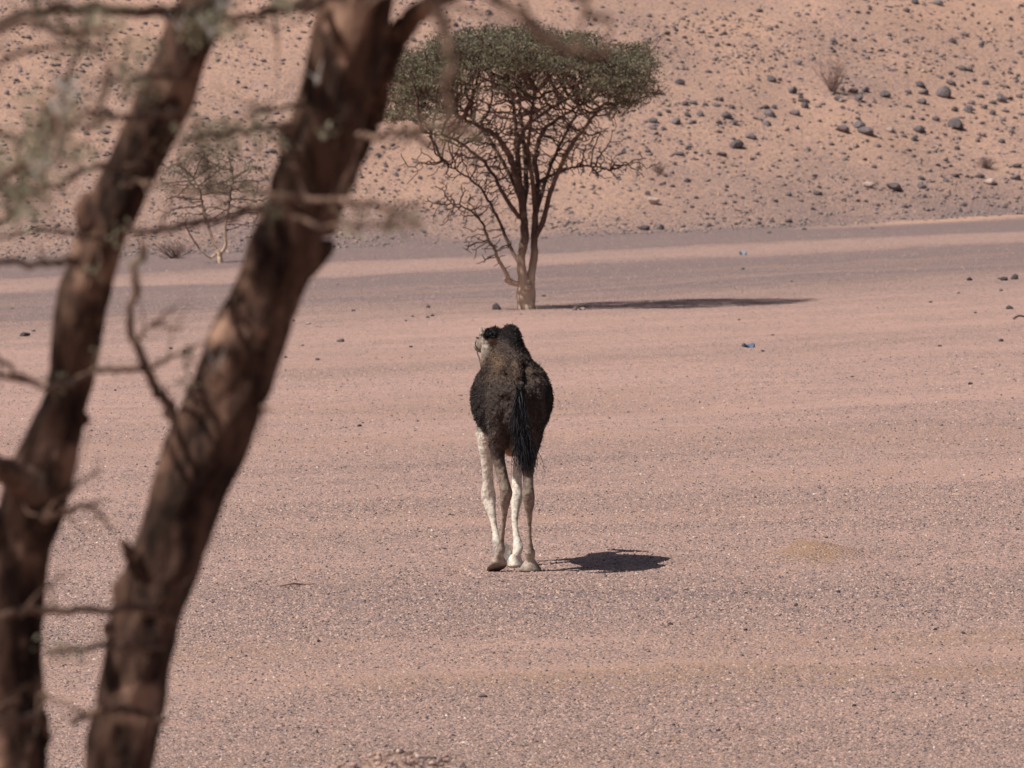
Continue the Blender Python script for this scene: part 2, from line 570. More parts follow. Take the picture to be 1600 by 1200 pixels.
# hillside
n = 230000
x = rng.uniform(-17, 19, n); y = rng.uniform(150, 215, n)
s_ = hill_s(x, y)
u, v = project(x, y, height(x, y))
den = 0.46 * np.ones(n)
den = np.where(s_ < 4, .95 - .12 * s_, den)
den *= 0.25 + 1.5 * np.clip((fbm(x / 1.6, y / 2.0, 71, 3) - .28) * 1.6, 0, 1)
den *= 1 - 0.93 * np.exp(-((u - 1130) / 210) ** 2 - ((v - 0) / 24) ** 2)
den *= 1 - 0.90 * np.exp(-((u - 1330) / 60) ** 2 - ((v - 42) / 14) ** 2)
den *= 1 - 0.85 * np.exp(-((u - 1530) / 70) ** 2 - ((v - 15) / 30) ** 2)
den *= 1 - 0.62 * np.exp(-((v - 178 + (u - 1300) * .02) / 26) ** 2) * sstep(950, 1080, u)
den *= 1 - 0.5 * np.exp(-((u - 860) / 110) ** 2 - ((v - 10) / 40) ** 2)
keep = (rng.uniform(0, 1, n) < den) & (s_ > -0.4 + rng.uniform(-.4, .4, n))
x, y, s_ = x[keep], y[keep], s_[keep]
sz = 0.015 + 0.056 * rng.uniform(0, 1, len(x)) ** 4.0
sz *= 0.85 + 0.3 * sstep(0, 6, s_)
HC = np.array([[.235, .188, .182], [.29, .225, .205], [.17, .142, .145], [.35, .255, .215], [.10, .088, .09], [.44, .31, .245]])
C = HC[rng.choice(len(HC), len(x), p=[.28, .28, .12, .21, .05, .06])] * rng.uniform(.8, 1.15, (len(x), 1))
scatter("hillside_stones", "countless small grey stones strewn over the sandy hillside", "stones", np.stack([x, y, height(x, y)], 1), sz, C, OCT_V, OCT_F, .32, .12)

# coarse stones on the little heap at the lower edge
n = 4000
x = rng.normal(-.55, .7, n); y = rng.normal(42.3, .9, n)
C = GCOL[rng.choice(len(GCOL), n, p=[.34, .26, .14, .08, .05, .08, .05])] * rng.uniform(.85, 1.1, (n, 1))
scatter("heap_stones", "pale and pink stones piled on the low earth heap", "stones", np.stack([x, y, height(x, y)], 1), .005 + .014 * rng.uniform(0, 1, n) ** 2.5, C, ICO_V, ICO_F, .28, .2)

# ------------------------------------------------------------------ individual rocks
def rock_mesh(name, mat, seed, sx, sy, sz, cuts=7):
    import bmesh
    r = np.random.default_rng(seed)
    bm = bmesh.new()
    bmesh.ops.create_icosphere(bm, subdivisions=2, radius=1.0)
    for v in bm.verts:
        v.co *= 1 + r.uniform(-.10, .10)
    for k in range(cuts):                        # flat broken faces
        d = Vector(r.normal(size=3)).normalized()
        lim = r.uniform(.45, .78)
        for v in bm.verts:
            q = v.co.dot(d)
            if q > lim:
                v.co -= d * (q - lim) * .93
    for v in bm.verts:
        v.co.x *= sx; v.co.y *= sy; v.co.z *= sz
    me = bpy.data.meshes.new(name)
    bm.to_mesh(me); bm.free()
    me.materials.append(mat)
    return me


ROCK_SHAPES = {}
for mk, mt in (("dark", M_ROCK), ("pale", M_PALE), ("black", M_BLACK)):
    ROCK_SHAPES[mk] = [rock_mesh("rock", mt, 100 + k, *q) for k, q in enumerate([(1, .9, .8), (1, .8, .62), (1, .9, .5), (1, .7, .75), (1, 1, .95), (1, .85, .42), (.95, .8, .7), (1, .75, .55)])]
ROCK_FLAT = {mk: [ROCK_SHAPES[mk][i] for i in (2, 5, 7)] for mk in ROCK_SHAPES}
ROCK_TALL = {mk: [ROCK_SHAPES[mk][i] for i in (0, 4, 3)] for mk in ROCK_SHAPES}


def put_rock(px, py, w, name, label, group, cat="rock", kind="dark", form=None, far=True):
    """rock whose visible middle is seen at photo pixel (px,py), w pixels wide"""
    pos = ground_hit(px, py + w * .22, 120.0 if far and py < 420 else 45.0)
    sc = w / FPX * pos.y * .66
    lst = {None: ROCK_SHAPES, 'flat': ROCK_FLAT, 'tall': ROCK_TALL}[form][kind]
    o = obj(name, random.choice(lst), label=label, cat=cat, group=group, loc=(pos.x, pos.y, pos.z + sc * .22))
    o.rotation_euler = (random.uniform(-.25, .25), random.uniform(-.25, .25), random.uniform(0, 6.28) if form != 'flat' else random.uniform(-.4, .4))
    o.scale = (sc * random.uniform(.9, 1.1), sc * random.uniform(.85, 1.1), sc * random.uniform(.9, 1.1))
    return o


c1 = [(1458,185,45),(1130,222,45),(645,372,45),(735,372,45),(1320,522,60),(215,470,45),(710,278,40),(775,465,30),(330,690,70),(1095,665,60),(985,665,35),(1165,660,50),(190,778,45),(440,855,75),(370,865,60),(675,835,40),(765,888,60),(1050,890,80),(1110,890,50),(1285,850,35),(1380,880,80),(1300,942,90),(1075,948,90),(390,952,65),(490,945,65),(240,922,60),(165,955,50),(735,968,90),(775,1020,80),(655,1015,60),(965,985,45),(1000,995,40),(1045,1028,70),(110,1005,70),(110,1065,65),(295,1010,80),(195,1070,45),(435,1018,50),(1500,1008,50),(165,1130,30),(925,1132,100),(1495,885,40),(1330,780,60),(1265,755,90),(625,870,55),(540,870,50),(1215,480,40),(1155,432,30),(1330,397,30),(890,295,30),(1090,245,40),(995,90,50),(780,108,35),(360,160,35),(195,155,35),(75,130,40),(265,25,35),(220,280,50),(380,232,40),(300,248,50),(370,310,45)]
c2 = [(685,10,80),(880,22,95),(215,97,45),(320,75,45),(295,105,40),(445,80,30),(625,85,60),(1175,40,30),(1580,45,50),(1400,98,45),(1485,158,40),(1215,192,35),(1000,100,30),(1165,130,30),(1105,158,35),(875,205,35),(910,240,35),(1280,240,35),(1000,345,60),(1110,292,60),(1325,328,30),(1240,388,35),(400,415,55),(350,335,35),(20,345,60),(75,375,40),(475,288,50),(185,335,50),(690,443,30),(640,560,30),(1085,572,70),(1145,580,55),(1330,560,50),(1520,515,50),(1480,605,55),(1530,650,50),(990,617,50),(900,640,60),(745,708,85),(1000,692,85),(1080,715,45),(1135,690,40),(1280,690,60),(1465,722,55),(90,740,55),(60,825,80),(215,822,90),(440,790,80),(630,765,60),(770,768,90),(755,848,85),(1235,795,70),(1480,820,60),(1560,800,60),(1160,855,70),(1125,915,85),(1180,910,40),(1265,890,60),(1335,850,70),(1020,908,65),(1330,938,60),(1445,920,60),(1570,950,45),(1425,995,60),(1525,980,45),(1255,1025,45),(745,990,50),(670,982,55),(590,968,35),(215,990,50),(225,1045,80),(485,885,30),(655,892,35),(310,875,45),(350,845,40),(230,875,40),(205,935,40),(90,895,40),(1265,1128,45),(945,1125,35),(1500,1060,50),(1490,1098,50),(690,1155,70),(605,1135,50),(405,1145,45),(1215,1170,45),(1415,1182,45),(825,1105,30)]
c3 = [(165,62,28),(60,185,55),(405,157,35),(330,210,85),(685,215,80),(460,205,40),(215,398,40),(200,460,35),(275,483,45),(395,445,50),(655,330,40),(935,258,35),(1165,275,35),(1110,315,35),(1300,270,40),(1405,178,40),(60,548,45),(475,582,40),(435,660,40),(368,700,35),(720,490,40),(790,557,38),(850,580,45),(1125,605,50),(1345,605,35),(1440,680,35),(170,835,60),(360,815,50),(575,810,45),(605,750,40),(985,797,40),(1370,840,40),(1500,710,40),(1075,870,40),(965,600,50),(1245,555,50),(1480,545,70),(1450,400,50),(1245,770,70),(1105,770,50)]
c4 = [(150,180,40),(210,152,35),(500,150,35),(598,200,40),(1265,60,45),(1415,115,45),(1035,172,40),(1215,110,45),(275,268,30),(110,262,50),(395,245,45),(985,318,35),(880,305,45),(950,265,50),(1550,315,75),(1540,412,90),(940,430,60),(1035,400,60),(1125,405,45),(740,415,70),(355,320,55),(775,570,45),(935,570,30),(215,610,40),(280,605,40),(380,645,45),(605,650,60),(1325,645,40),(1435,655,40),(1070,690,30),(805,685,40),(1270,578,40),(1105,640,50),(335,832,35)]
c5 = [(475,690,28),(415,640,26),(945,848,36),(750,615,32),(470,385,40),(435,450,42),(570,600,26),(340,545,28),(620,650,28),(780,1020,40)]
HILL = [(x0 + a / sc, y0 + b / sc, w / sc) for lst, x0, y0, sc in ((c1, 1000, 0, 5.333), (c2, 1300, 0, 5.333), (c3, 1000, 200, 5.333), (c4, 1300, 200, 5.333), (c5, 500, 150, 4.8)) for a, b, w in lst]
HILL += [(164, 242, 9), (172, 240, 8), (425, 236, 12), (232, 62, 7), (105, 40, 8), (45, 58, 9), (90, 112, 7), (25, 125, 9), (10, 145, 10), (345, 45, 7), (450, 48, 8), (466, 60, 8), (412, 95, 8), (372, 128, 7), (645, 62, 9), (763, 20, 10), (712, 40, 8), (900, 12, 9), (930, 30, 8), (20, 330, 10), (50, 345, 9), (75, 352, 8), (35, 372, 9)]
def hill_zone(px, py):
    if px < 520: return "on the slope behind the small acacia"
    if py > 338 - (px - 1300) * .03: return "on the gravel strip at the hill foot"
    if px < 1010: return "on the slope behind the big acacia"
    if math.hypot(px - 1302, (py - 120) * 1.2) < 68: return "around the fanned leafless bush"
    if py > 300: return "right above the gravel strip"
    if py > 262 and px > 1340: return "along the ledge by the tiny brown bush"
    if py > 212: return "on the pebbly slope above the hill foot"
    if py > 138: return "in the sandy belt of rocks" + (" near the acacia" if px < 1200 else "")
    if py < 50: return "high up beside the smooth blown sand"
    return "on the slope above the big rock belt"


for (px, py, w) in HILL:
    zn = hill_zone(px, py)
    if w >= 13.0:
        fl = random.random() < .5
        put_rock(px, py, w, "hillside_rock", ("large low dark grey rock " if fl else "large rugged dark grey rock ") + zn, "large rocks " + zn, form='flat' if fl else 'tall')
    elif w >= 8.5:
        put_rock(px, py, w, "hillside_rock", "middle sized grey rock " + zn, "middle sized rocks " + zn)
    else:
        kd = random.choice(["dark", "dark", "black"])
        put_rock(px, py, w, "hillside_stone", ("small black stone " if kd == "black" else "small grey stone ") + zn, "small stones " + zn, "stone", kind=kd)
# rocks that can be told apart
for px, py, w, kd, fm, lb in [
    (1475.4, 146, 22, "dark", "tall", "biggest blocky grey boulder with a flat front face on the hillside"),
    (1567, 155.5, 19, "dark", "tall", "jagged dark boulder with a split top beside a pale slanting stone"),
    (1350.6, 140.5, 14, "dark", "tall", "upright blue grey rock just right of the dry hillside bush"),
    (1333.8, 142, 17, "dark", "flat", "flat slab with a shaded underside at the foot of the dry hillside bush"),
    (1256, 157, 16, "black", "flat", "blackest flat rock left below the dry hillside bush"),
    (1317.8, 200.6, 24, "dark", "flat", "thick slab with pale top and black overhanging edge on the hillside"),
    (1356, 204.7, 26, "dark", "flat", "long low blue grey slab lying flat beside the overhanging slab"),
    (1391, 201.5, 17, "pale", "flat", "pale rounded rock between two blue grey slabs on the hillside"),
    (1437, 201.5, 20, "dark", "flat", "low rounded blue grey rock right of the pale rounded rock"),
    (1492, 195, 20, "dark", "tall", "wedge shaped grey rock with a sharp lit top on the hillside"),
    (1462.5, 185, 12, "dark", "tall", "narrow upright pointed grey stone on the hillside"),
    (1150, 226, 19, "dark", "tall", "lone blue grey pyramid shaped rock on the open hillside sand"),
    (1021.5, 314.4, 21, "pale", "flat", "pale flat rock with a black shadowed end near the hill foot"),
    (1358, 289, 20, "pale", "flat", "pale pinkish flat slab on the ledge near the hill foot"),
    (1399.5, 291, 27, "dark", "flat", "long dark slab with an undercut edge on the ledge near the hill foot"),
    (1440.6, 291, 16, "dark", "tall", "rounded grey block on the ledge beside the long dark slab"),
    (1530, 274, 17, "black", "flat", "black flat stone below the small brown bush near the hill foot"),
    (1547.5, 282.5, 21, "pale", "flat", "pale slanting slab with a dark shaded side below the black flat stone"),
    (1009, 355.6, 16, "black", "flat", "black stone at the edge between hill foot and gravel strip"),
    (1102, 362, 7, "pale", None, "small whitish stone on the dark gravel strip at the hill foot"),
]:
    put_rock(px, py, w, "hillside_rock", lb, None, kind=kd, form=fm)

PLAIN = [(1000 + a / 2.667, 420 + b / 2.667, w / 2.667) for a, b, w in [(630,52,14),(1373,45,18),(1210,138,13),(1327,100,12),(1505,298,20),(1248,320,18),(512,342,16),(1375,478,20),(883,450,12),(412,212,12),(553,275,12),(660,512,9),(250,555,10),(1257,652,12),(1398,182,14),(1495,40,12),(1505,90,12)]]
PLAIN += [(400 + a / 4.21, 460 + b / 4.21, w / 4.21) for a, b, w in [(1133,82,26),(1160,138,24),(1130,150,20),(405,428,26),(307,333,20),(640,105,24),(680,863,28),(705,845,16),(1065,833,18),(243,172,18),(1020,343,24),(960,415,14),(195,413,16),(495,828,16),(985,172,18)]]
PLAIN += [(a / 2.857, 400 + b / 2.857, w / 2.857) for a, b, w in [(148,333,18),(762,412,20),(825,426,18),(710,928,24),(55,235,16),(1500,600,10),(1420,460,16),(1275,452,12),(460,318,10),(515,600,10)]]
PLAIN += [(1000 + a / 2.667, 750 + b / 2.667, w / 2.667) for a, b, w in [(480,72,12),(778,240,13),(720,160,10),(440,470,15),(827,468,15),(130,600,20),(440,625,18),(1230,622,18),(1348,638,15),(980,706,15),(750,765,12),(893,942,15),(1055,885,13),(325,1043,17),(140,1020,18),(415,1040,12),(72,1137,20),(1575,205,14),(1435,155,12),(652,522,18),(972,382,14)]]
PLAIN += [(497, 1002, 5.5), (850, 462, 6), (645, 494, 5), (1161, 420, 5)]
for (px, py, w) in PLAIN:
    if py < 475: zn = "on the grey gravel band beyond the acacia shadow"
    elif px < 420: zn = "on the plain between the leaning acacia stems"
    elif px < 735 and py < 560: zn = "on the pink plain between the big leaning trunk and the acacia"
    elif px < 735 and py < 800: zn = "on the pink plain just left of the camel"
    elif py < 700: zn = "on the open pink plain behind the camel"
    elif py < 940: zn = "near the small sandy mound right of the camel shadow"
    elif py < 1060: zn = "on the grey gravel in front of the sandy mound"
    else: zn = "on the ochre sandy patches near the earth heap"
    put_rock(px, py, w * 1.05, "dark_stone", "small dark stone " + zn, "dark stones " + zn, "stone", kind="black", far=False)
for px, py, w, kd, fm, lb in [
    (775, 481, 13, "black", "tall", "blue black pointed stone on the ground left of the acacia trunk"),
    (898, 482.5, 11, "dark", None, "grey stone at the edge of the acacia shadow beside a paler one"),
    (910, 482, 11, "pale", "flat", "pale grey flat stone at the edge of the acacia shadow"),
    (532, 532, 11, "dark", "tall", "rounded grey brown stone on the plain right of the big leaning trunk"),
    (38.5, 522, 16, "black", None, "dark knobbly stone on the plain left of the slim leaning trunk"),
    (1570, 435.5, 13, "black", "flat", "long flat dark stone lying beside a taller lump far out on the plain"),
    (1586, 434, 11, "black", "tall", "tall dark lump at the end of a flat stone far out on the plain"),
    (1577.5, 481, 10, "black", "tall", "solitary rounded dark stone right of the acacia shadow tip"),
    (755, 1086.5, 14, "dark", "flat", "flat grey stone on sandy ground far below the camel"),
    (494, 1144, 10, "pale", "tall", "pale pink stone left of the stony earth heap"),
    (1071, 920.5, 7, "pale", None, "small whitish stone below the tip of the camel shadow"),
    (1553, 1169, 10, "pale", "flat", "white flat stone in the dark gravel near the sandy patch"),
    (482, 505, 8, "pale", "flat", "pale blue grey flat stone just right of the big leaning trunk"),
]:
    put_rock(px, py, w, "plain_stone", lb, None, "stone", kd, fm, False)

# ------------------------------------------------------------------ trees
def colonize(P0, par0, A, step, infl, kill, iters, bias=(0, 0, 0), jitter=.15, seed=1):
    r = np.random.default_rng(seed)
    P = [np.array(p, float) for p in P0]; par = list(par0)
    A = np.array(A, float)
    best = np.full(len(A), 1e9); bi = np.zeros(len(A), int)
    live = np.ones(len(A), bool)

    def relax(i0):
        N = np.array(P[i0:])
        for c in range(0, len(N), 400):
            d = np.linalg.norm(A[:, None] - N[None, c:c + 400], axis=2)
            k = d.argmin(1); dm = d[np.arange(len(A)), k]
            b = dm < best
            best[b] = dm[b]; bi[b] = k[b] + i0 + c
    relax(0)
    done = {}
    for it in range(iters):
        live &= best > kill
        act = live & (best < infl)
        if not act.any():
            break
        dirs = {}
        idx = np.nonzero(act)[0]
        for a in idx:
            n_ = bi[a]
            v = A[a] - P[n_]
            dirs.setdefault(n_, []).append(v / (np.linalg.norm(v) + 1e-9))
        i0 = len(P)
        for n_, vs_ in dirs.items():
            if done.get(n_, 0) > 3:
                for a in idx:
                    if bi[a] == n_: live[a] = False
                continue
            d = np.mean(vs_, axis=0) + np.array(bias) + r.normal(0, jitter, 3)
            d /= np.linalg.norm(d) + 1e-9
            P.append(P[n_] + d * step); par.append(int(n_))
            done[n_] = done.get(n_, 0) + 1
        if len(P) == i0:
            break
        relax(i0)
    return np.array(P), np.array(par)


def pipe_radii(par, n_fixed, fixed_r, tip, expo):
    n = len(par)
    acc = np.zeros(n)
    rad = np.zeros(n)
    for i in range(n - 1, -1, -1):
        rad[i] = max(tip, acc[i] ** (1 / expo)) if acc[i] > 0 else tip
        if i < n_fixed:
            rad[i] = max(rad[i] * .6, fixed_r[i])
        elif par[i] >= 0:
            acc[par[i]] += rad[i] ** expo
    return rad


def chains(par, rad, start):
    """split nodes >= start into chains for tubing"""
    n = len(par)
    kids = [[] for _ in range(n)]
    for i in range(start, n):
        kids[par[i]].append(i)
    used = np.zeros(n, bool)
    out = []
    for i in range(start, n):
        if used[i]:
            continue
        ch = [par[i], i]; used[i] = True
        c = i
        while kids[c]:
            nxt = max(kids[c], key=lambda q: rad[q])
            if used[nxt]: break
            used[nxt] = True; ch.append(nxt); c = nxt
        out.append(ch)
    return out


def leaf_mesh(name, C, size, mat, spread, per, origin=(0, 0, 0), flat=.6, seed=3, aspect=.45):
    r = np.random.default_rng(seed)
    C = np.repeat(np.array(C), per, axis=0)
    n = len(C)
    C = C + r.normal(0, 1, (n, 3)) * np.array(spread)
    nrm = r.normal(0, 1, (n, 3)) * np.array([1, 1, .6]); nrm[:, 2] += flat
    nrm /= np.linalg.norm(nrm, axis=1)[:, None]
    t = np.cross(nrm, r.normal(0, 1, (n, 3))); t /= np.linalg.norm(t, axis=1)[:, None] + 1e-9
    b = np.cross(nrm, t)
    L = (size * r.uniform(.6, 1.25, n))[:, None]
    V = np.stack([C - t * L * .5, C + b * L * aspect * .5, C + t * L * .5, C - b * L * aspect * .5], 1).reshape(-1, 3) - np.array(origin)
    F = np.arange(n * 4).reshape(-1, 4)
    return new_mesh(name, V, F, mat, False)


def build_acacia(name, label, base_px, d, scale_px, stems, attract, leaf_zone, leafper, leafsize, twig_tip, seed, step, mats, group=None, spread=(.06, .06, .035)):
    """stems: list of (polyline [(px,py,depth,r)...], partname). pixel coordinates are turned into metres about the trunk base."""
    base = ground_hit(*base_px)
    d = base.y
    k = d / FPX

    def loc(p):
        return np.array([(p[0] - base_px[0]) * k, p[2], (base_px[1] - p[1]) * k, p[3]])
    root = obj(name, None, label=label, cat="tree", group=group, loc=base)
    P0, par0, R0 = [], [], []
    for si, (poly, pname) in enumerate(stems):
        q = catmull([loc(p) for p in poly], 6)
        ln = np.linalg.norm(np.diff(q[:, :3], axis=0), axis=1)
        r = np.random.default_rng(seed + si)
        wob = r.normal(0, .012, q[:, :3].shape) * np.linspace(0, 1, len(q))[:, None]
        q[:, :3] += wob
        tb = Tubes()
        if si == 0:
            q[0, 2] -= .12
        tb.add(q[:, :3], q[:, 3], 16 if q[0, 3] > .05 else 8, .30 if q[0, 3] > .1 else .2 if q[0, 3] > .05 else .12, 6.0, seed + si)
        obj(pname, tb.mesh(pname, mats[0]), root)
        # nearest existing node is the parent
        prev = -1
        if P0:
            dd = np.linalg.norm(np.array(P0) - q[0, :3], axis=1); prev = int(dd.argmin())
        for j in range(len(q)):
            P0.append(q[j, :3]); par0.append(prev); R0.append(q[j, 3]); prev = len(P0) - 1
    A = attract(np.random.default_rng(seed + 50))
    P, par = colonize(P0, par0, A, step, step * 14, step * 1.3, 120, bias=(0, 0, .06), seed=seed)
    rad = pipe_radii(par, len(P0), R0, twig_tip, 2.35)
    rad[len(P0):] = np.minimum(rad[len(P0):], .04)
    tb = Tubes()
    for ch in chains(par, rad, len(P0)):
        rr = rad[ch].copy(); rr[0] = min(rr[0], rr[1] * 1.15)
        tb.add(P[ch], rr, 5, cap=False)
    obj("twigs", tb.mesh("twigs", mats[1]), root, kind="stuff", label="dense tangle of thin brown twigs under the crown")
    new = P[len(P0):]
    sel = new[leaf_zone(new, np.random.default_rng(seed + 9))]
    if len(sel):
        obj("crown", leaf_mesh("crown", sel, leafsize, mats[2], spread, leafper, seed=seed), root, kind="stuff", label="grey green feathery foliage")
    return root


S = [
    ([(823, 485, 0, .13), (823, 468, 0, .110), (823, 452, 0, .100), (823, 440, 0, .075)], "trunk"),
    ([(817, 484, -.04, .088), (816, 462, -.04, .080), (817, 436, -.03, .072), (814, 405, -.04, .062), (820, 370, -.05, .064), (818, 335, -.05, .060), (813, 295, -.05, .058), (801, 258, -.1, .05), (786, 226, -.2, .042), (766, 206, -.35, .036), (735, 190, -.5, .026), (700, 172, -.65, .02)], "branch"),
    ([(829, 484, .02, .080), (829, 460, .02, .074), (829, 436, .03, .066), (835, 400, .06, .055), (835, 362, .08, .05), (838, 322, .1, .044), (840, 285, .12, .036), (837, 252, .15, .04), (842, 222, .2, .034), (856, 198, .3, .03), (882, 180, .4, .022), (915, 160, .55, .016)], "branch"),
    ([(836, 372, .06, .044), (849, 344, .0, .042), (858, 308, -.1, .038), (871, 270, -.2, .034), (886, 238, -.3, .036), (908, 205, -.45, .028), (938, 168, -.6, .022), (965, 140, -.8, .016)], "branch"),
    ([(812, 292, -.05, .05), (810, 258, 0, .045), (808, 228, .05, .042), (806, 190, .15, .03), (800, 150, .3, .02), (795, 110, .5, .012)], "branch"),
    ([(808, 232, .05, .036), (822, 198, 0, .032), (850, 176, -.1, .028), (890, 152, -.25, .022), (945, 122, -.4, .015)], "branch"),
    ([(812, 340, -.05, .038), (796, 318, -.15, .034), (780, 290, -.25, .03), (768, 268, -.35, .026), (742, 238, -.55, .022), (705, 214, -.8, .016), (660, 205, -1.05, .011)], "branch"),
    ([(818, 444, 0, .05), (806, 443, -.06, .042), (796, 440, -.1, .045), (790, 436, -.12, .03)], "broken_stub"),
    ([(795, 436, -.1, .035), (790, 424, -.14, .032), (779, 406, -.2, .028), (772, 386, -.25, .024), (762, 372, -.3, .02), (755, 350, -.38, .018), (736, 328, -.5, .014), (706, 316, -.6, .009)], "branch"),
    ([(812, 412, .02, .032), (800, 392, .08, .03), (788, 365, .15, .027), (775, 336, .25, .024), (760, 308, .35, .02), (743, 288, .45, .018), (715, 268, .6, .013), (688, 256, .75, .009)], "branch"),
    ([(839, 290, .12, .03), (850, 280, .2, .026), (872, 270, .3, .022), (900, 261, .45, .018), (932, 262, .6, .013), (958, 268, .7, .008)], "branch"),
    ([(817, 330, -.05, .045), (822, 290, .15, .04), (820, 240, .45, .034), (815, 190, .85, .026), (812, 150, 1.2, .018)], "branch"),
    ([(836, 330, .1, .04), (832, 280, -.2, .036), (825, 230, -.6, .03), (830, 180, -1.0, .022), (835, 145, -1.3, .016)], "branch"),
    ([(834, 345, .08, .036), (848, 300, .4, .032), (865, 250, .75, .026), (890, 200, 1.1, .02), (915, 160, 1.4, .014)], "branch"),
    ([(815, 315, -.05, .036), (795, 270, .25, .03), (765, 220, .65, .025), (730, 180, 1.0, .018), (700, 150, 1.3, .013)], "branch"),
]


def att_mid(r):
    # foliage tufts: clumps of attractors on an uneven flat dome
    nc = 170
    a = r.uniform(0, 6.283, nc); q = np.sqrt(r.uniform(0, 1, nc))
    x = -.25 + 1.90 * q * np.cos(a); y = 1.9 * q * np.sin(a)
    top = 4.16 - .34 * q ** 3 - .08 * (x < -1.2) + r.normal(0, .07, nc)
    drop = r.uniform(0, 1, nc) ** 1.5 * (.42 + .45 * sstep(-.9, -1.6, x) + .38 * sstep(.9, 1.5, x))
    c = np.stack([x, y, top - drop], 1)
    green = (c[:, None] + r.normal(0, 1, (nc, 26, 3)) * np.array([.23, .23, .06])).reshape(-1, 3)
    m = 6800                       # bare twig zone below the crown
    a = r.uniform(0, 6.283, m); hh = 3.75 - 2.1 * r.uniform(0, 1, m) ** 1.5
    R = np.minimum(.35 + (hh - 1.6) * 1.05, 2.1)
    q = np.sqrt(r.uniform(.03, 1, m))
    low = np.stack([-.15 + R * q * np.cos(a), R * .92 * q * np.sin(a), hh], 1)
    low = low[(hh > 2.55) | (r.uniform(0, 1, m) < .45)]
    fan = np.array([-.95, -.5, 1.62]) + r.normal(0, 1, (150, 3)) * np.array([.26, .22, .16])   # dead sprays low on the left
    fan2 = np.array([-1.15, .6, 2.25]) + r.normal(0, 1, (160, 3)) * np.array([.34, .25, .16])
    fan3 = np.array([1.05, .55, 2.18]) + r.normal(0, 1, (200, 3)) * np.array([.36, .25, .14])
    fan4 = np.array([-.62, -.25, 1.0]) + r.normal(0, 1, (130, 3)) * np.array([.18, .16, .17])
    return np.vstack([green, low, fan, fan2, fan3, fan4])


def zone_mid(P, r):
    x, y, z = P.T
    q = np.hypot((x + .15) / 2.15, y / 2.05)
    lim = 4.14 - .34 * q ** 3 - (.26 + .26 * vnoise(x * 2.6, y * 2.6 + 3, 6)) - .62 * sstep(-.9, -1.6, x) - .45 * sstep(.9, 1.5, x)
    gap = vnoise(x * 3.3 + 7, y * 3.3 + z * 4.0, 15)
    return (z > lim) & (gap > .45) & (r.uniform(0, 1, len(x)) < .92) | ((z > lim - .55) & (r.uniform(0, 1, len(x)) < .10))


build_acacia("acacia_tree", "flat topped green acacia with bare forked stems standing on the open plain", (822, 483), 133, 102, S, att_mid, zone_mid, 24, .044, .0064, 31, .062, (M_BARK_M, M_TWIG_M, M_LEAF_M), spread=(.085, .085, .022))

# small thin acacia at the hill foot
S2 = [
    ([(344, 412, 0, .06), (343, 400, 0, .05), (342, 392, 0, .045)], "trunk"),
    ([(342, 398, 0, .035), (334, 380, .05, .032), (326, 355, .1, .028), (318, 330, .15, .022), (312, 300, .2, .016), (300, 275, .3, .01)], "branch"),
    ([(344, 398, 0, .035), (353, 382, -.05, .03), (352, 355, -.1, .025), (358, 325, -.15, .02), (362, 295, -.2, .015), (365, 265, -.3, .01)], "branch"),
    ([(338, 396, 0, .022), (330, 402, -.1, .02), (322, 398, -.15, .015), (312, 388, -.2, .01)], "branch"),
]


def att_small(r):
    n = 760
    a = r.uniform(0, 6.283, n); q = np.sqrt(r.uniform(0, 1, n))
    x = -.1 + 1.12 * q * np.cos(a); y = .9 * q * np.sin(a)
    z = 2.15 - .5 * q ** 2 - r.uniform(0, 1, n) ** 1.3 * 1.15
    return np.stack([x, y, z], 1)


build_acacia("small_acacia", "small sparse acacia with two thin stems at the foot of the hill", (343, 411), 156, 87, S2, att_small, lambda P, r: (P[:, 2] > 1.35) & (r.uniform(0, 1, len(P)) < .25), 6, .05, .005, 77, .06, (M_BARK_M, M_TWIG_M, M_LEAF_M), spread=(.07, .07, .04))


def dry_shrub(name, label, px, py, wpx, hpx, n, seed, leaf=False):
    base = ground_hit(px, py)
    k = base.y / FPX
    r = np.random.default_rng(seed)
    root = obj(name, None, label=label, cat="shrub", loc=base)
    for s_ in range(6):
        tb = Tubes()
        for i in range(n // 6):
            a = r.uniform(0, 6.283); out = r.uniform(.1, 1) * wpx * k * .5; hh = hpx * k * r.uniform(.55, 1.0) * (1 - .35 * (out / (wpx * k * .5)) ** 2)
            e = np.array([math.cos(a) * out, math.sin(a) * out, hh])
            m_ = e * .45 + r.normal(0, .03, 3) * (wpx * k)
            pts = catmull([(0, 0, -.03), tuple(m_), tuple(e)], 4)
            tb.add(pts, np.linspace(.006, .0024, len(pts)), 4, cap=False)
            for b in range(4):
                o = pts[r.integers(3, len(pts))]
                e2 = o + np.array([r.normal(0, .09), r.normal(0, .09), abs(r.normal(.06, .05))]) * (hpx * k / .7)
                tb.add([o, (o + e2) / 2 + r.normal(0, .012, 3), e2], [.0034, .0028, .0018], 4, cap=False)
        obj("branch", tb.mesh("branch", M_DRY), root)
    return root


dry_shrub("dry_shrub", "leafless brown bush with fanned twigs among hillside rocks", 1302, 146, 78, 60, 42, 3)
dry_shrub("dry_shrub", "tiny low brown bush above the ledge near the hill foot", 1540, 263, 36, 18, 42, 4)
dry_shrub("dry_shrub", "faint pale brown tuft on open hillside sand right of the acacia", 1030, 272, 34, 20, 24, 5)
dry_shrub("dry_shrub", "wide low dry brush at the hill foot left of the small acacia", 272, 404, 96, 30, 66, 6)

# ------------------------------------------------------------------ foreground acacia (out of focus, two leaning stems)
DF = 21.0
fb_x = -1.05
FBASE = Vector((fb_x, DF, hz1(fb_x, DF) - .03))
froot = obj("leaning_acacia", None, label="big rough barked acacia with two leaning stems and thin twigs in front of the plain", cat="tree", loc=FBASE)
FO = np.array(FBASE)


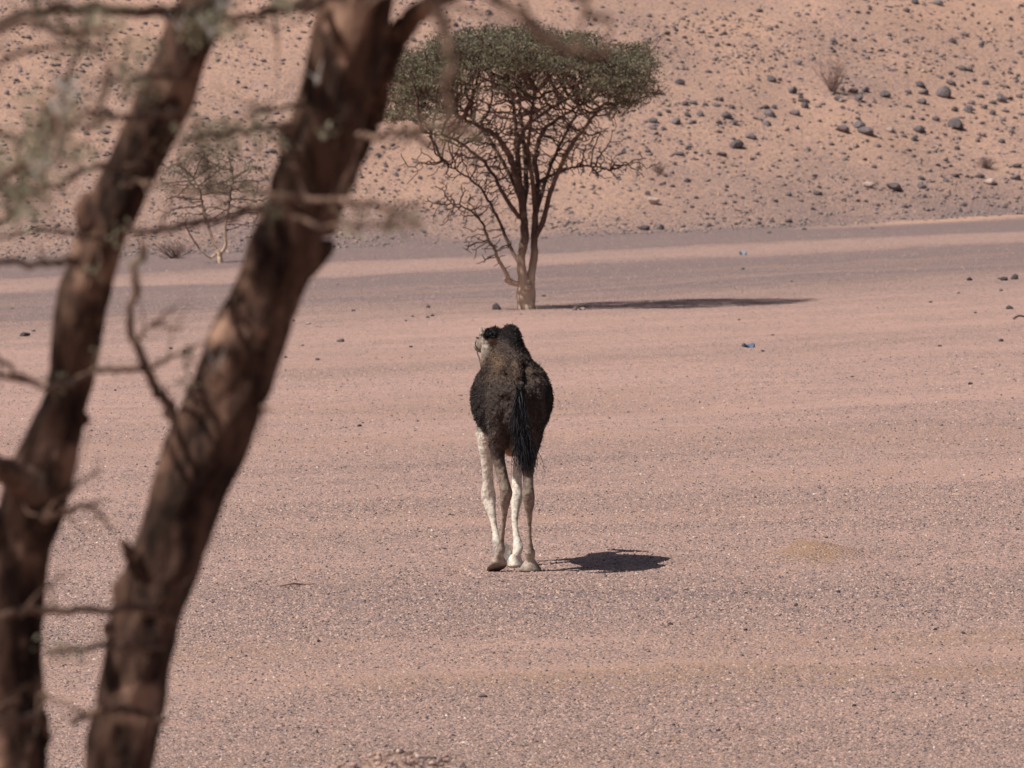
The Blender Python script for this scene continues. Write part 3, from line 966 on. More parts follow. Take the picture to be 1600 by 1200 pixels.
def near(d):
    """the outer twigs reach well forward of the stems"""
    return d if d >= 20.05 else max(15.2, 20.05 - (20.05 - d) * 3.4)


def fpoly(pts, d=DF):
    """(px,py,width px[,distance]) -> points + radii in metres"""
    out = []
    for p in pts:
        dd = near(p[3]) if len(p) > 3 else d
        q = at(p[0], p[1], dd)
        out.append((q.x, q.y, q.z, p[2] * .5 / FPX * dd))
    return out


bz = FBASE.z
A_ = [(fb_x + .02, DF, bz - .15, .17), (fb_x + .06, DF, bz + .25, .135), (-1.0, DF, bz + .6, .105)] + fpoly([(187, 1195, 122), (205, 1095, 124), (222, 1000, 118), (248, 900, 122), (290, 775, 138), (332, 672, 150), (372, 580, 136), (410, 480, 126), (448, 372, 122), (478, 290, 114), (515, 180, 118), (540, 90, 126), (556, 0, 134), (575, -110, 120), (605, -260, 104), (650, -450, 90), (700, -640, 74)])
B_ = [(fb_x - .04, DF + .05, bz + .05, .10), (fb_x - .12, DF + .06, bz + .4, .09), (-1.19, DF + .08, bz + .7, .085)] + fpoly([(22, 1195, 118), (24, 1090, 100), (28, 960, 88), (34, 860, 98), (60, 760, 122), (92, 660, 92), (110, 590, 80), (124, 500, 84), (146, 410, 84), (180, 320, 86), (220, 235, 88), (254, 160, 92), (292, 70, 88), (322, -10, 80), (355, -120, 76), (400, -280, 66), (440, -450, 54)], DF + .1)
A_ = [(a, b, c, r * .87) for a, b, c, r in A_]
B_ = [(a, b, c, r * .90) for a, b, c, r in B_]
TRUNKS = []
for nm, poly, sd in (("trunk", A_, 1), ("trunk", B_, 2)):
    q = catmull(poly, 14)
    r_ = np.random.default_rng(sd)
    rr = q[:, 3] * (1 + .10 * (fbm(np.arange(len(q)) / 9.0, np.zeros(len(q)) + sd, 60 + sd) - .5) * 2)
    tb = Tubes(); tb.add(q[:, :3], rr, 48, .20, 5.5, 10 + sd)
    # a few burls and knots
    ln = len(q)
    for kx in ((.30, .95), (.52, .9), (.66, 1.0), (.8, .9)) if sd == 1 else ((.33, .95), (.62, .9)):
        i = int(ln * kx[0]); a = r_.uniform(2.6, 4.6)
        c = q[i, :3] + np.array([math.cos(a), math.sin(a) * .6 - .3, 0]) * rr[i] * .75
        tb.add([c - np.array([0, 0, .05]), c - np.array([.0, 0, .02]), c + np.array([-.01, 0, .03]), c + np.array([-.012, 0, .055])], [.02, .042 * kx[1], .036 * kx[1], .012], 12, .2, 12, 30 + i)
    TRUNKS.append(obj(nm, tb.mesh(nm, M_BARK_F, FO), froot))

FT = {  # px polylines: x, y, width, distance
    "limb": [[(505, 360, 40, 21.12), (545, 262, 34, 21.2), (578, 190, 34, 21.2), (592, 140, 40, 21.15), (606, 80, 44, 21.1), (645, 28, 34, 21.0), (705, -12, 26, 20.8), (800, -70, 22, 20.4), (900, -160, 18, 20.0)],
             [(285, 668, 30), (268, 640, 20), (245, 605, 17), (222, 562, 15), (207, 520, 13), (204, 480, 12), (214, 420, 12), (226, 385, 9)],
             [(62, 765, 60, 21.05), (20, 742, 44, 21.0), (-20, 720, 36, 20.9), (-120, 640, 30, 20.7)],
             [(300, 18, 22, 20.95), (230, 21, 18, 20.8), (140, 12, 18, 20.6), (60, 16, 16, 20.4), (0, 34, 14, 20.2), (-90, 50, 12, 20)]],
    "twig": [[(-20, 52, 14, 20), (40, 32, 14, 19.8), (85, 48, 13, 19.6), (125, 52, 10, 19.6), (170, 42, 8, 19.5)],
             [(-20, 100, 10, 19.4), (50, 80, 9, 19.4), (120, 70, 8, 19.4), (175, 78, 6, 19.4)],
             [(140, 175, 9, 20), (190, 182, 10, 20.2), (250, 178, 10, 20.6), (275, 172, 12, 21)],
             [(455, 198, 12, 20.9), (420, 201, 10, 20.6), (360, 204, 11, 20.3), (310, 212, 9, 20.1), (280, 225, 6, 20)],
             [(480, 163, 8, 20.9), (430, 170, 7, 20.7), (402, 175, 6, 20.5), (390, 185, 4, 20.4)],
             [(445, 308, 16, 20.9), (400, 328, 13, 20.6), (330, 345, 12, 20.4), (280, 352, 12, 20.2), (240, 362, 11, 20.1), (200, 360, 8, 20)],
             [(410, 298, 9, 20.2), (470, 308, 10, 20.0), (540, 318, 11, 19.8), (600, 326, 10, 19.5), (650, 352, 8, 19.2)],
             [(460, 340, 8, 19.8), (540, 355, 7, 19.4), (600, 350, 7, 19.2), (660, 345, 6, 19)],
             [(-20, 292, 10, 20), (70, 295, 9, 20.2), (140, 262, 10, 20.5), (225, 258, 10, 20.9)],
             [(-20, 408, 10, 20.4), (60, 412, 11, 20.6), (120, 408, 14, 21)],
             [(232, 580, 10), (190, 577, 9, 20.9), (150, 582, 10, 20.7), (100, 602, 9, 20.5), (50, 600, 8, 20.3), (-20, 575, 8, 20.1)],
             [(230, 578, 8), (255, 562, 8, 20.8), (290, 548, 6, 20.6), (330, 530, 4, 20.5)],
             [(215, 530, 7), (240, 505, 5, 20.8), (275, 480, 4, 20.6)],
             [(-20, 967, 13, 20.2), (30, 958, 14, 20.2), (100, 954, 13, 20.3), (170, 955, 12, 20.4), (230, 950, 12, 20.5), (275, 972, 9, 20.6)],
             [(230, 950, 9, 20.5), (252, 938, 8, 20.5), (266, 925, 5, 20.5)],
             [(75, 1020, 8, 20.3), (110, 1012, 8, 20.3), (180, 1010, 9, 20.4), (258, 1012, 7, 20.5)],
             [(-20, 1126, 15, 20.2), (35, 1122, 14, 20.2), (60, 1126, 13, 20.3), (78, 1150, 8, 20.3)],
             [(30, 1095, 8, 20.2), (10, 1100, 8, 20.2), (-10, 1108, 8, 20.2)],
             [(110, 1128, 10, 20.4), (140, 1114, 12, 20.4), (180, 1107, 13, 20.4), (220, 1112, 13, 20.5), (258, 1128, 10, 20.5)],
             [(62, 1085, 6, 20.5), (90, 1095, 6, 20.5), (128, 1112, 6, 20.4)],
             [(70, 812, 12, 20.7), (92, 803, 11, 20.5), (125, 790, 9, 20.4), (150, 800, 6, 20.3), (178, 832, 5, 20.2)],
             [(72, 800, 8, 20.7), (110, 770, 6, 20.5), (152, 735, 5, 20.4)],
             [(655, -60, 18, 18.4), (678, -5, 17, 18.2), (694, 40, 17, 18.0), (706, 100, 17, 17.9), (700, 150, 14, 17.8), (712, 210, 10, 17.7)],
             [(700, -70, 18, 18), (770, -8, 18, 17.7), (830, 42, 19, 17.5), (880, 72, 18, 17.4), (950, 84, 12, 17.2)],
             [(820, -60, 12, 16.5), (900, -2, 13, 16.2), (955, 38, 10, 16)],
             [(560, 212, 12, 20.9), (620, 208, 11, 20.3), (690, 198, 9, 19.8), (745, 206, 6, 19.4)],
             [(420, 640, 6, 20.9), (395, 625, 9, 21)],
             [(90, 178, 7, 19.6), (70, 220, 8, 19.7), (30, 262, 9, 19.8), (-20, 300, 9, 19.9)],
             [(140, 20, 8, 19.9), (128, 70, 8, 19.7), (105, 130, 8, 19.6), (92, 200, 7, 19.5), (84, 262, 5, 19.4)],
             [(175, 78, 6, 19.5), (168, 120, 6, 19.5), (150, 170, 6, 19.6), (100, 200, 5, 19.7)],
             [(300, 195, 6, 20.3), (320, 260, 5, 20.3), (330, 300, 4, 20.3)],
             [(-20, 545, 8, 20.2), (20, 580, 8, 20.2), (55, 600, 7, 20.3)],
             [(190, 290, 8, 21), (240, 285, 6, 20.8), (300, 300, 5, 20.6), (390, 290, 5, 20.5)],
             [(410, 15, 10, 20.6), (440, 8, 12, 20.7), (500, 2, 14, 20.9), (350, 30, 7, 20.4)],
             [(20, 340, 7, 20), (5, 300, 8, 20), (-15, 240, 8, 20)],
             [(-10, 205, 9, 19.9), (40, 215, 8, 19.9), (95, 190, 7, 19.8), (140, 200, 6, 19.8), (180, 175, 4, 19.8)],
             [(60, 300, 7, 19.9), (75, 250, 7, 19.9), (60, 205, 6, 19.85), (85, 165, 4, 19.8)],
             [(-10, 350, 12, 20.1), (25, 330, 11, 20.1), (40, 280, 8, 20.1), (30, 235, 6, 20.1), (45, 190, 4, 20.1)],
             [(262, 120, 9, 20.6), (225, 118, 8, 20.3), (190, 130, 7, 20.1), (150, 122, 5, 20)],
             [(165, 372, 9, 20.9), (130, 372, 8, 20.7), (80, 358, 7, 20.5), (30, 366, 6, 20.3), (-10, 372, 5, 20.2)],
             [(560, -20, 14, 20.8), (470, 12, 12, 20.5), (420, 18, 11, 20.4), (370, 34, 8, 20.2)],
             [(640, 205, 7, 20.2), (665, 222, 6, 20), (700, 225, 4, 19.9)],
             [(600, 326, 6, 19.9), (630, 318, 5, 19.85), (668, 322, 3, 19.8)],
             [(240, 505, 5, 20.8), (262, 512, 4, 20.7), (290, 508, 3, 20.6)]],
    "stub": [[(228, 892, 44, 20.95), (206, 870, 24, 20.92), (190, 848, 11, 20.9)],
             [(462, 402, 84, 21.02), (496, 394, 46, 21.02), (516, 386, 20, 21.02)],
             [(196, 1015, 50, 20.98), (176, 990, 24, 20.96), (165, 974, 10, 20.95)],
             [(100, 668, 54, 21.1), (120, 660, 30, 21.1), (132, 650, 12, 21.1)],
             [(48, 1120, 60, 21.1), (60, 1142, 34, 21.1), (70, 1164, 14, 21.1)]],
}
for kind_, polys in FT.items():
    for i, p in enumerate(polys):
        q = catmull(fpoly(p), 6)
        r_ = np.random.default_rng(300 + i)
        q[1:-1, :3] += r_.normal(0, .004, q[1:-1, :3].shape)
        tb = Tubes(); tb.add(q[:, :3], q[:, 3], 10, .15, 20.0, 90 + i)
        if kind_ == "twig":           # paired pale thorns and side shoots
            for j in range(3, len(q) - 1, 4):
                if r_.uniform() < .7:
                    e = q[j, :3] + r_.normal(0, .06, 3)
                    tb.add([q[j, :3], (q[j, :3] + e) / 2 + r_.normal(0, .01, 3), e], [q[j, 3] * .5, q[j, 3] * .4, .0015], 5, cap=False)
        obj(kind_, tb.mesh(kind_, M_BARK_F if kind_ == "stub" or (kind_ == "limb" and i == 0) else M_TWIG_F, FO), TRUNKS[0 if i < 3 else 1] if kind_ == "stub" else froot)

LC = [(330, 22, 26, 20.8, 100), (300, 45, 18, 20.8, 60), (355, 40, 22, 20.6, 60), (100, 165, 36, 19.7, 120), (60, 205, 30, 19.75, 90), (30, 290, 26, 19.85, 90), (8, 250, 24, 19.85, 80), (128, 60, 26, 19.7, 80), (200, 128, 26, 19.6, 60), (215, 85, 22, 19.6, 50), (85, 195, 28, 19.65, 90), (158, 30, 22, 19.8, 60), (310, 208, 22, 20.1, 70), (400, 205, 26, 20.4, 80), (350, 210, 22, 20.3, 60), (300, 262, 30, 20.3, 60), (345, 285, 22, 20.3, 50), (60, 285, 28, 19.8, 90), (125, 240, 24, 20.2, 60), (690, 200, 20, 19.8, 46), (735, 208, 14, 19.7, 20), (640, 205, 10, 20.1, 20), (648, 345, 9, 19.8, 20), (615, 352, 9, 19.8, 14), (555, 352, 14, 19.8, 22), (508, 200, 5, 20.4, 6), (522, 205, 5, 20.4, 6), (155, 552, 7, 20.6, 5), (395, 300, 10, 20.3, 24), (430, 330, 9, 20.5, 20), (705, 90, 7, 17.9, 5), (20, 330, 24, 20, 60), (190, 370, 14, 20.6, 16), (150, 420, 12, 20.8, 10), (285, 600, 9, 20.7, 16), (70, 240, 22, 19.5, 60), (440, 10, 20, 20.5, 60), (60, 15, 22, 20, 50), (215, 400, 8, 20.8, 7), (290, 555, 8, 20.6, 14), (95, 598, 8, 20.5, 14), (90, 1010, 10, 20.3, 16), (120, 1018, 10, 20.3, 14), (330, 40, 14, 20.7, 24)]
lv = []
r_ = np.random.default_rng(12)
for px, py, rp, dd, n in LC:
    dd = near(dd)
    c = np.array(at(px, py, dd)); rm = rp / FPX * dd
    lv.append(c + r_.normal(0, 1, (n, 3)) * np.array([rm * .8, rm * 1.5, rm * .7]))
lv = np.vstack(lv)
obj("leaf_sprays", leaf_mesh("leaf_sprays", lv, .019, M_LEAF_F, (.012, .012, .012), 2, FO, .5, 8, .42), froot, kind="stuff", label="out of focus grey green leaf sprays on the thin twigs")

# thorns, pale and straight, in pairs on the near shoots
tb = Tubes()
m_thorn, nt_, bs_ = mat_new("ivory_thorn")
nt_.links.new(mix(nt_, (0.62, 0.58, 0.55), (0.45, 0.40, 0.36), noise(nt_, None, 40.0)), bs_.inputs["Base Color"])
for px, py, dd in [(100, 140, 19.5), (98, 175, 19.5), (108, 160, 19.5), (84, 235, 19.5), (82, 250, 19.5), (90, 172, 19.5), (352, 8, 20.4), (348, 20, 20.4), (275, 42, 20.6), (328, 55, 20.5), (92, 60, 19.6), (60, 270, 19.7), (492, 127, 20.6), (112, 150, 19.5), (335, 570, 20.6)]:
    dd = near(dd)
    c = np.array(at(px, py, dd))
    for sgn in (-1, 1):
        for z_ in range(1):
            e = c + np.array([sgn * r_.uniform(.015, .03), r_.uniform(-.02, .02), r_.uniform(.02, .055)])
            c2 = c + r_.normal(0, .008, 3)
            tb.add([c2, (c2 + e) / 2, e], [.0035, .003, .0006], 5, cap=False)
obj("thorns", tb.mesh("thorns", m_thorn, FO), froot, kind="stuff", label="long straight ivory thorns")

# the crown that shades the stems, above the picture
stemsP, stemsPar = [], []
for poly in (A_, B_, fpoly(FT["limb"][0])):
    q = catmull(poly, 5)
    st = len(stemsP)
    for j in range(len(q)):
        stemsP.append(q[j, :3]); stemsPar.append(st + j - 1 if j else (-1 if st == 0 else 0))
r_ = np.random.default_rng(5)
n = 2300
a = r_.uniform(0, 6.283, n); q = np.sqrt(r_.uniform(0, 1, n))
ax = -1.4 + 3.4 * q * np.cos(a); ay = 19.2 + 4.2 * q * np.sin(a)
az = 6.9 - .7 * q ** 2 - r_.uniform(0, 1, n) * 1.15
P, par = colonize(stemsP, stemsPar, np.stack([ax, ay, az], 1), .12, 2.2, .17, 140, (0, 0, .03), .12, 6)
rad = pipe_radii(par, len(stemsP), np.full(len(stemsP), .03), .004, 2.3)
ok = np.ones(len(P), bool)
tb = Tubes()
for ch in chains(par, rad, len(stemsP)):
    rr = rad[ch].copy(); rr[0] = min(rr[0], rr[1] * 1.1)
    tb.add(P[ch], np.minimum(rr, .05), 6, cap=False)
obj("crown_branches", tb.mesh("crown_branches", M_TWIG_F, FO), froot, kind="stuff", label="branching twigs of the crown")
new = P[len(stemsP):]
sel = new[(new[:, 2] > 5.35) & (vnoise(new[:, 0] * 2.1 + new[:, 2], new[:, 1] * 2.1, 31) > .52)]
obj("crown", leaf_mesh("crown", sel, .05, M_LEAF_F, (.06, .06, .045), 42, FO, .7, 4), froot, kind="stuff", label="feathery grey green crown")

# ------------------------------------------------------------------ camel
foot = ground_hit(828.5, 892.5)
CAMEL = Vector((foot.x - .149, foot.y - .20, foot.z + .002))
camel = obj("camel", None, label="dark brown one humped camel with pale legs walking away across the plain", cat="camel", loc=CAMEL)


def loft(sections, nseg=20):
    """sections: (cx,cy,cz, rx, ry, axis) rings; axis 'y' = ring in xz plane, 'z' = ring in xy plane, or a direction vector"""
    V, Fc = [], []
    m = len(sections)
    for (cx, cy, cz, ra, rb, ax) in sections:
        if isinstance(ax, str):
            U, W = ((1, 0, 0), (0, 0, 1)) if ax == 'y' else ((1, 0, 0), (0, 1, 0))
            U, W = np.array(U, float), np.array(W, float)
        else:
            t = np.array(ax, float); t /= np.linalg.norm(t)
            U = np.cross(t, (0, 0, 1)); U /= np.linalg.norm(U) + 1e-9
            W = np.cross(U, t)
        for k in range(nseg):
            a_ = 2 * math.pi * k / nseg
            V.append(np.array([cx, cy, cz]) + U * math.cos(a_) * ra + W * math.sin(a_) * rb)
    for i in range(m - 1):
        for k in range(nseg):
            k2 = (k + 1) % nseg
            Fc.append((i * nseg + k, i * nseg + k2, (i + 1) * nseg + k2, (i + 1) * nseg + k))
    Fc.append(tuple(range(nseg))[::-1]); Fc.append(tuple((m - 1) * nseg + k for k in range(nseg)))
    return V, Fc


def smooth_sec(sec, n=5, ax='y'):
    q = catmull([s[:5] for s in sec], n)
    q[:, 3:5] = np.maximum(q[:, 3:5], .004)
    return [(*r, ax) for r in q]


parts = []
torso = [(-.36, .035, 1.44, 1.24, .05), (-.31, .035, 1.53, 1.18, .10), (-.20, .034, 1.575, 1.14, .150), (-.05, .032, 1.62, 1.10, .18), (.12, .026, 1.65, 1.06, .19), (.30, .012, 1.685, 1.06, .235), (.50, .004, 1.72, 1.02, .305), (.70, 0, 1.735, 1.01, .330), (.90, -.006, 1.72, 1.0, .326), (1.08, -.012, 1.68, .99, .292), (1.22, -.02, 1.63, 1.0, .25), (1.36, -.03, 1.56, 1.06, .19), (1.48, -.04, 1.48, 1.15, .12)]
parts.append(loft(smooth_sec([(cx, y, (a + b) / 2, hw, (a - b) / 2) for y, cx, a, b, hw in torso], 5, 'y'), 28))
hump = [(-.012, .66, 1.55, .24, .50), (-.012, .66, 1.66, .20, .42), (-.014, .67, 1.74, .155, .33), (-.016, .68, 1.81, .118, .26), (-.016, .69, 1.88, .096, .20), (-.014, .70, 1.94, .068, .13), (-.012, .70, 1.975, .035, .065), (-.012, .70, 1.985, .006, .01)]
parts.append(loft(smooth_sec(hump, 4, 'z'), 24))
# spine ridge from hump to tail
parts.append(loft(smooth_sec([(.0, .62, 1.735, .10, .045), (.008, .40, 1.725, .075, .05), (.018, .20, 1.705, .06, .052), (.028, .0, 1.675, .05, .052), (.038, -.18, 1.615, .045, .05), (.048, -.30, 1.56, .036, .04)], 4, 'y'), 14))
# hip bones
for cx, cy, cz in ((.150, .03, 1.60), (-.085, .03, 1.60), (.105, -.27, 1.47), (-.035, -.27, 1.47)):
    parts.append(loft(smooth_sec([(cx, cy, cz + .06, .01, .02), (cx, cy, cz + .035, .05, .07), (cx, cy, cz, .066, .09), (cx, cy, cz - .06, .05, .07), (cx, cy, cz - .1, .01, .02)], 2, 'z'), 12))
# haunches
for sx, cx in ((1, .142), (-1, -.078)):
    parts.append(loft(smooth_sec([(cx * .9, .0, 1.60, .07, .12), (cx, -.04, 1.52, .108, .20), (cx + sx * .008, -.06, 1.38, .115, .25), (cx + sx * .012, -.03, 1.24, .108, .23), (cx + sx * .012, .03, 1.1, .084, .17), (cx, .07, 1.0, .05, .10)], 4, 'z'), 20))
# hind right (planted): x, y, z, rx, ry
HR = [(.17, .02, 1.25, .105, .19), (.175, .05, 1.12, .08, .15), (.165, .05, 1.03, .066, .115), (.148, .03, .93, .054, .085), (.136, .0, .84, .047, .068), (.132, -.03, .75, .042, .058), (.132, -.05, .68, .047, .062), (.133, -.05, .63, .052, .062), (.138, -.03, .56, .046, .050), (.142, .0, .47, .025, .032), (.144, .04, .38, .017, .024), (.145, .075, .28, .017, .023), (.146, .105, .205, .028, .030), (.147, .125, .155, .044, .044), (.148, .14, .105, .036, .040), (.149, .165, .07, .040, .05)]
HL = [(-.10, .0, 1.25, .09, .19), (-.112, .04, 1.12, .078, .15), (-.118, .07, 1.03, .068, .115), (-.112, .07, .93, .055, .085), (-.092, .05, .84, .050, .068), (-.070, .03, .75, .046, .058), (-.052, .02, .68, .050, .062), (-.047, .03, .63, .053, .062), (-.056, .05, .56, .041, .046), (-.060, .09, .47, .024, .032), (-.068, .13, .38, .018, .024), (-.080, .165, .28, .019, .024), (-.090, .19, .215, .030, .032), (-.098, .20, .17, .046, .046), (-.106, .205, .125, .037, .042), (-.115, .23, .09, .045, .052)]
FL = [(-.17, 1.1, 1.22, .10, .17), (-.205, 1.1, 1.08, .085, .13), (-.212, 1.1, .97, .066, .09), (-.206, 1.11, .86, .052, .066), (-.200, 1.13, .74, .046, .054), (-.196, 1.15, .65, .047, .054), (-.194, 1.17, .58, .060, .062), (-.190, 1.17, .52, .060, .058), (-.178, 1.14, .46, .046, .046), (-.160, 1.10, .38, .031, .034), (-.142, 1.06, .29, .026, .029), (-.130, 1.02, .22, .030, .032), (-.126, .99, .175, .036, .037)]
FR = [(.11, 1.1, 1.22, .10, .17), (.10, 1.1, 1.08, .085, .13), (.085, 1.08, .97, .062, .09), (.06, 1.05, .86, .046, .066), (.045, 1.01, .74, .042, .054), (.040, .97, .65, .045, .054), (.037, .94, .58, .051, .058), (.034, .92, .52, .048, .052), (.028, .88, .45, .034, .038), (.024, .84, .36, .027, .03), (.032, .80, .27, .027, .029), (.048, .77, .20, .036, .036), (.050, .745, .15, .042, .042), (.040, .735, .105, .036, .04), (.030, .75, .07, .040, .05)]
for L_ in (HR, HL, FL, FR):
    parts.append(loft(smooth_sec(L_, 4, 'z'), 16))
# feet: broad two-toed pads (x, y, z, rx, ry)
parts.append(loft(smooth_sec([(.149, .19, .10, .03, .05), (.149, .19, .07, .055, .08), (.149, .20, .035, .078, .108), (.149, .20, .012, .094, .120), (.149, .20, .0, .092, .116)], 3, 'z'), 20))
parts.append(loft(smooth_sec([(.028, .78, .10, .03, .05), (.026, .78, .07, .052, .078), (.024, .79, .035, .066, .10), (.024, .79, .012, .072, .108), (.024, .79, .0, .07, .104)], 3, 'z'), 20))
# left hind foot: toe touching, heel lifted, tilted sole
tl = np.array((-.18, .42, 1.0))
parts.append(loft([(-.115, .24, .115, .035, .05, tl), (-.118, .25, .085, .058, .075, tl), (-.12, .265, .050, .078, .10, tl), (-.122, .27, .028, .083, .108, tl), (-.123, .272, .018, .079, .10, tl)], 20))
# left fore foot: folded back, sole towards the rear
tb_ = np.array((.25, -1.0, .18))
parts.append(loft([(-.118, 1.0, .165, .03, .035, tb_), (-.105, .985, .135, .055, .065, tb_), (-.088, .965, .105, .076, .088, tb_), (-.080, .93, .098, .084, .098, tb_), (-.077, .915, .096, .078, .092, tb_)], 20))
# neck and head
NK = [(-.03, 1.28, 1.34, .15, .19), (-.05, 1.46, 1.27, .12, .15), (-.08, 1.62, 1.27, .10, .12), (-.12, 1.75, 1.36, .09, .105), (-.155, 1.81, 1.50, .084, .095), (-.175, 1.82, 1.64, .079, .092), (-.18, 1.81, 1.76, .072, .088), (-.178, 1.81, 1.83, .05, .06)]
q = catmull(NK, 5)
T = np.gradient(q[:, :3], axis=0)
parts.append(loft([(*q[i], T[i]) for i in range(len(q))], 18))
HD = [(-.150, 1.74, 1.80, .045, .05), (-.165, 1.78, 1.815, .078, .082), (-.186, 1.85, 1.815, .080, .084), (-.206, 1.92, 1.80, .072, .078), (-.232, 2.0, 1.785, .055, .068), (-.255, 2.08, 1.77, .046, .056), (-.276, 2.14, 1.755, .045, .050), (-.288, 2.18, 1.745, .033, .037), (-.294, 2.195, 1.74, .012, .014)]
q = catmull(HD, 5)
T = np.gradient(q[:, :3], axis=0)
parts.append(loft([(*q[i], T[i]) for i in range(len(q))], 18))
# ears
for bx, by, bz_, tx, ty, tz in ((-.238, 1.80, 1.835, -.262, 1.765, 1.935), (-.105, 1.80, 1.845, -.085, 1.775, 1.915)):
    b_ = np.array((bx, by, bz_)); t2 = np.array((tx, ty, tz))
    pts = [b_ + (t2 - b_) * f for f in (0, .3, .6, .85, 1)]
    parts.append(loft([(*p, r1, r2, t2 - b_) for p, r1, r2 in zip(pts, (.018, .026, .026, .016, .005), (.014, .012, .011, .009, .004))], 10))
# thick hair on the crown of the head
parts.append(loft(smooth_sec([(-.150, 1.775, 1.925, .008, .008), (-.148, 1.775, 1.912, .050, .05), (-.150, 1.775, 1.88, .078, .078), (-.153, 1.775, 1.84, .080, .08), (-.158, 1.78, 1.80, .06, .07)], 3, 'z'), 18))
# tail dock
parts.append(loft(smooth_sec([(.055, -.30, 1.56, .035, .04), (.064, -.365, 1.50, .030, .03), (.068, -.385, 1.40, .027, .024), (.074, -.39, 1.28, .024, .02), (.085, -.385, 1.16, .018, .015), (.095, -.38, 1.08, .01, .01)], 4, 'z'), 12))
# sheath / belly fold between the hind legs
parts.append(loft(smooth_sec([(.01, .10, 1.07, .05, .05), (.005, .16, 1.02, .065, .07), (0, .3, 1.0, .075, .075), (0, .5, 1.0, .09, .06)], 3, 'y'), 14))

VV, FF = [], []
for v_, f_ in parts:
    b = len(VV)
    VV += [tuple(p) for p in v_]
    FF += [tuple(b + i for i in f) for f in f_]
raw = bpy.data.meshes.new("camel_raw")
raw.from_pydata(VV, [], FF)
import bmesh
bm = bmesh.new(); bm.from_mesh(raw)
bmesh.ops.recalc_face_normals(bm, faces=bm.faces)
bm.to_mesh(raw); bm.free()
tmp = bpy.data.objects.new("camel_tmp", raw)
COL.objects.link(tmp)
md = tmp.modifiers.new("r", 'REMESH'); md.mode = 'VOXEL'; md.voxel_size = .0075; md.use_smooth_shade = True
sm = tmp.modifiers.new("s", 'SMOOTH'); sm.factor = .5; sm.iterations = 5
dg = bpy.context.evaluated_depsgraph_get()
body = bpy.data.meshes.new_from_object(tmp.evaluated_get(dg))
bpy.data.objects.remove(tmp); bpy.data.meshes.remove(raw)
body.name = "body"
nv = len(body.vertices)
co = np.empty(nv * 3, np.float32); body.vertices.foreach_get("co", co); co = co.reshape(-1, 3).astype(float)
no = np.empty(nv * 3, np.float32); body.vertices.foreach_get("normal", no); no = no.reshape(-1, 3).astype(float)


def coat(co):
    x, y, z = co.T
    nA = fbm(x * 14 + 3, z * 9 + y * 9, 201); nB = fbm(x * 45 + y * 20, z * 38 + y * 20, 203)
    dark = np.array([.048, .036, .032]); brown = np.array([.118, .078, .058]); black = np.array([.022, .018, .018])
    cream = np.array([.80, .72, .62]); taupe = np.array([.33, .26, .212]); tan = np.array([.36, .235, .15]); pale = np.array([.60, .50, .42])

    def mx(a, b, f):
        f = np.asarray(f)[:, None]
        return a * (1 - f) + b * f
    c = np.repeat(dark[None], len(co), 0)
    c = mx(c, brown, np.clip(sstep(1.2, 1.6, z) * sstep(1.0, .3, y) * .9, 0, 1) * sstep(.3, .68, nA * .5 + nB * .5))
    c = mx(c, brown, .5 * sstep(.55, .75, nB))
    c = mx(c, brown * .9, .55 * np.exp(-((x - .03) / .16) ** 2) * sstep(1.25, 1.5, z) * sstep(.2, -.1, y) * (.4 + .6 * nB))
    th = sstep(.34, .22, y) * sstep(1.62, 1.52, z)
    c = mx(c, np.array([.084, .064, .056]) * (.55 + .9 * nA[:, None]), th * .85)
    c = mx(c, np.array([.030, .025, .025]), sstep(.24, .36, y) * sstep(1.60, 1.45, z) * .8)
    # hump: black top, tan shoulder patch to the left
    c = mx(c, np.array([.070, .052, .046]), sstep(1.70, 1.76, z) * sstep(1.15, 1.0, y) * .8)
    c = mx(c, black, sstep(1.79, 1.88, z + (nA - .5) * .08 + x * .5) * sstep(1.15, 1.0, y))
    c = mx(c, tan * .62, np.exp(-((x + .135) / .05) ** 2 - ((z - 1.70) / .06) ** 2) * sstep(1.2, .9, y) * (.35 + .65 * nB))
    c = mx(c, black, sstep(.045, .03, np.abs(x - .066)) * sstep(-.34, -.36, y))
    # belly fold
    c = mx(c, tan, sstep(1.09, 1.03, z) * sstep(.15, .09, np.abs(x)) * sstep(0, .15, y) * sstep(.9, .6, y))
    # front legs
    fl = sstep(1.16, 1.02, z + (nA - .5) * .12) * sstep(.60, .70, y)
    c = mx(c, cream, fl)
    c = mx(c, taupe, fl * .55 * sstep(.5, .75, nB) * sstep(.2, .5, z))
    # hind legs
    hl = sstep(.98, .78, z + (nA - .5) * .20) * sstep(.60, .55, y)
    c = mx(c, taupe, hl)
    c = mx(c, pale, hl * .6 * sstep(.62, .35, z) * sstep(.4, .65, nA))
    c = mx(c, dark * 1.6, hl * sstep(.55, .75, nB) * sstep(.55, .75, z) * .7)
    # sole of the lifted fore foot and foot edges
    c = mx(c, np.array([.29, .245, .235]), sstep(.22, .18, z) * sstep(.60, .7, y) * sstep(-.01, -.04, x) * .85)
    c = mx(c, np.array([.22, .175, .145]), sstep(.06, .03, z) * sstep(.6, .5, y) * .6)
    # neck and head
    nk = sstep(1.38, 1.55, y)
    c = mx(c, tan * .55, nk * .8)
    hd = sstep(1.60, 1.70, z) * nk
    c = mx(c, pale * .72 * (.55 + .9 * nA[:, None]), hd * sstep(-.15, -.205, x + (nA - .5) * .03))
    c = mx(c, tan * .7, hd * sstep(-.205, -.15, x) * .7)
    c = mx(c, black, nk * sstep(1.81, 1.84, z + (nA - .5) * .04) * sstep(-.240, -.222, x) * sstep(1.95, 1.88, y))
    c = mx(c, pale * 1.15, sstep(1.86, 1.88, z) * sstep(-.236, -.244, x) * nk)
    return np.clip(c * (.82 + .36 * nB[:, None]), 0, 1)


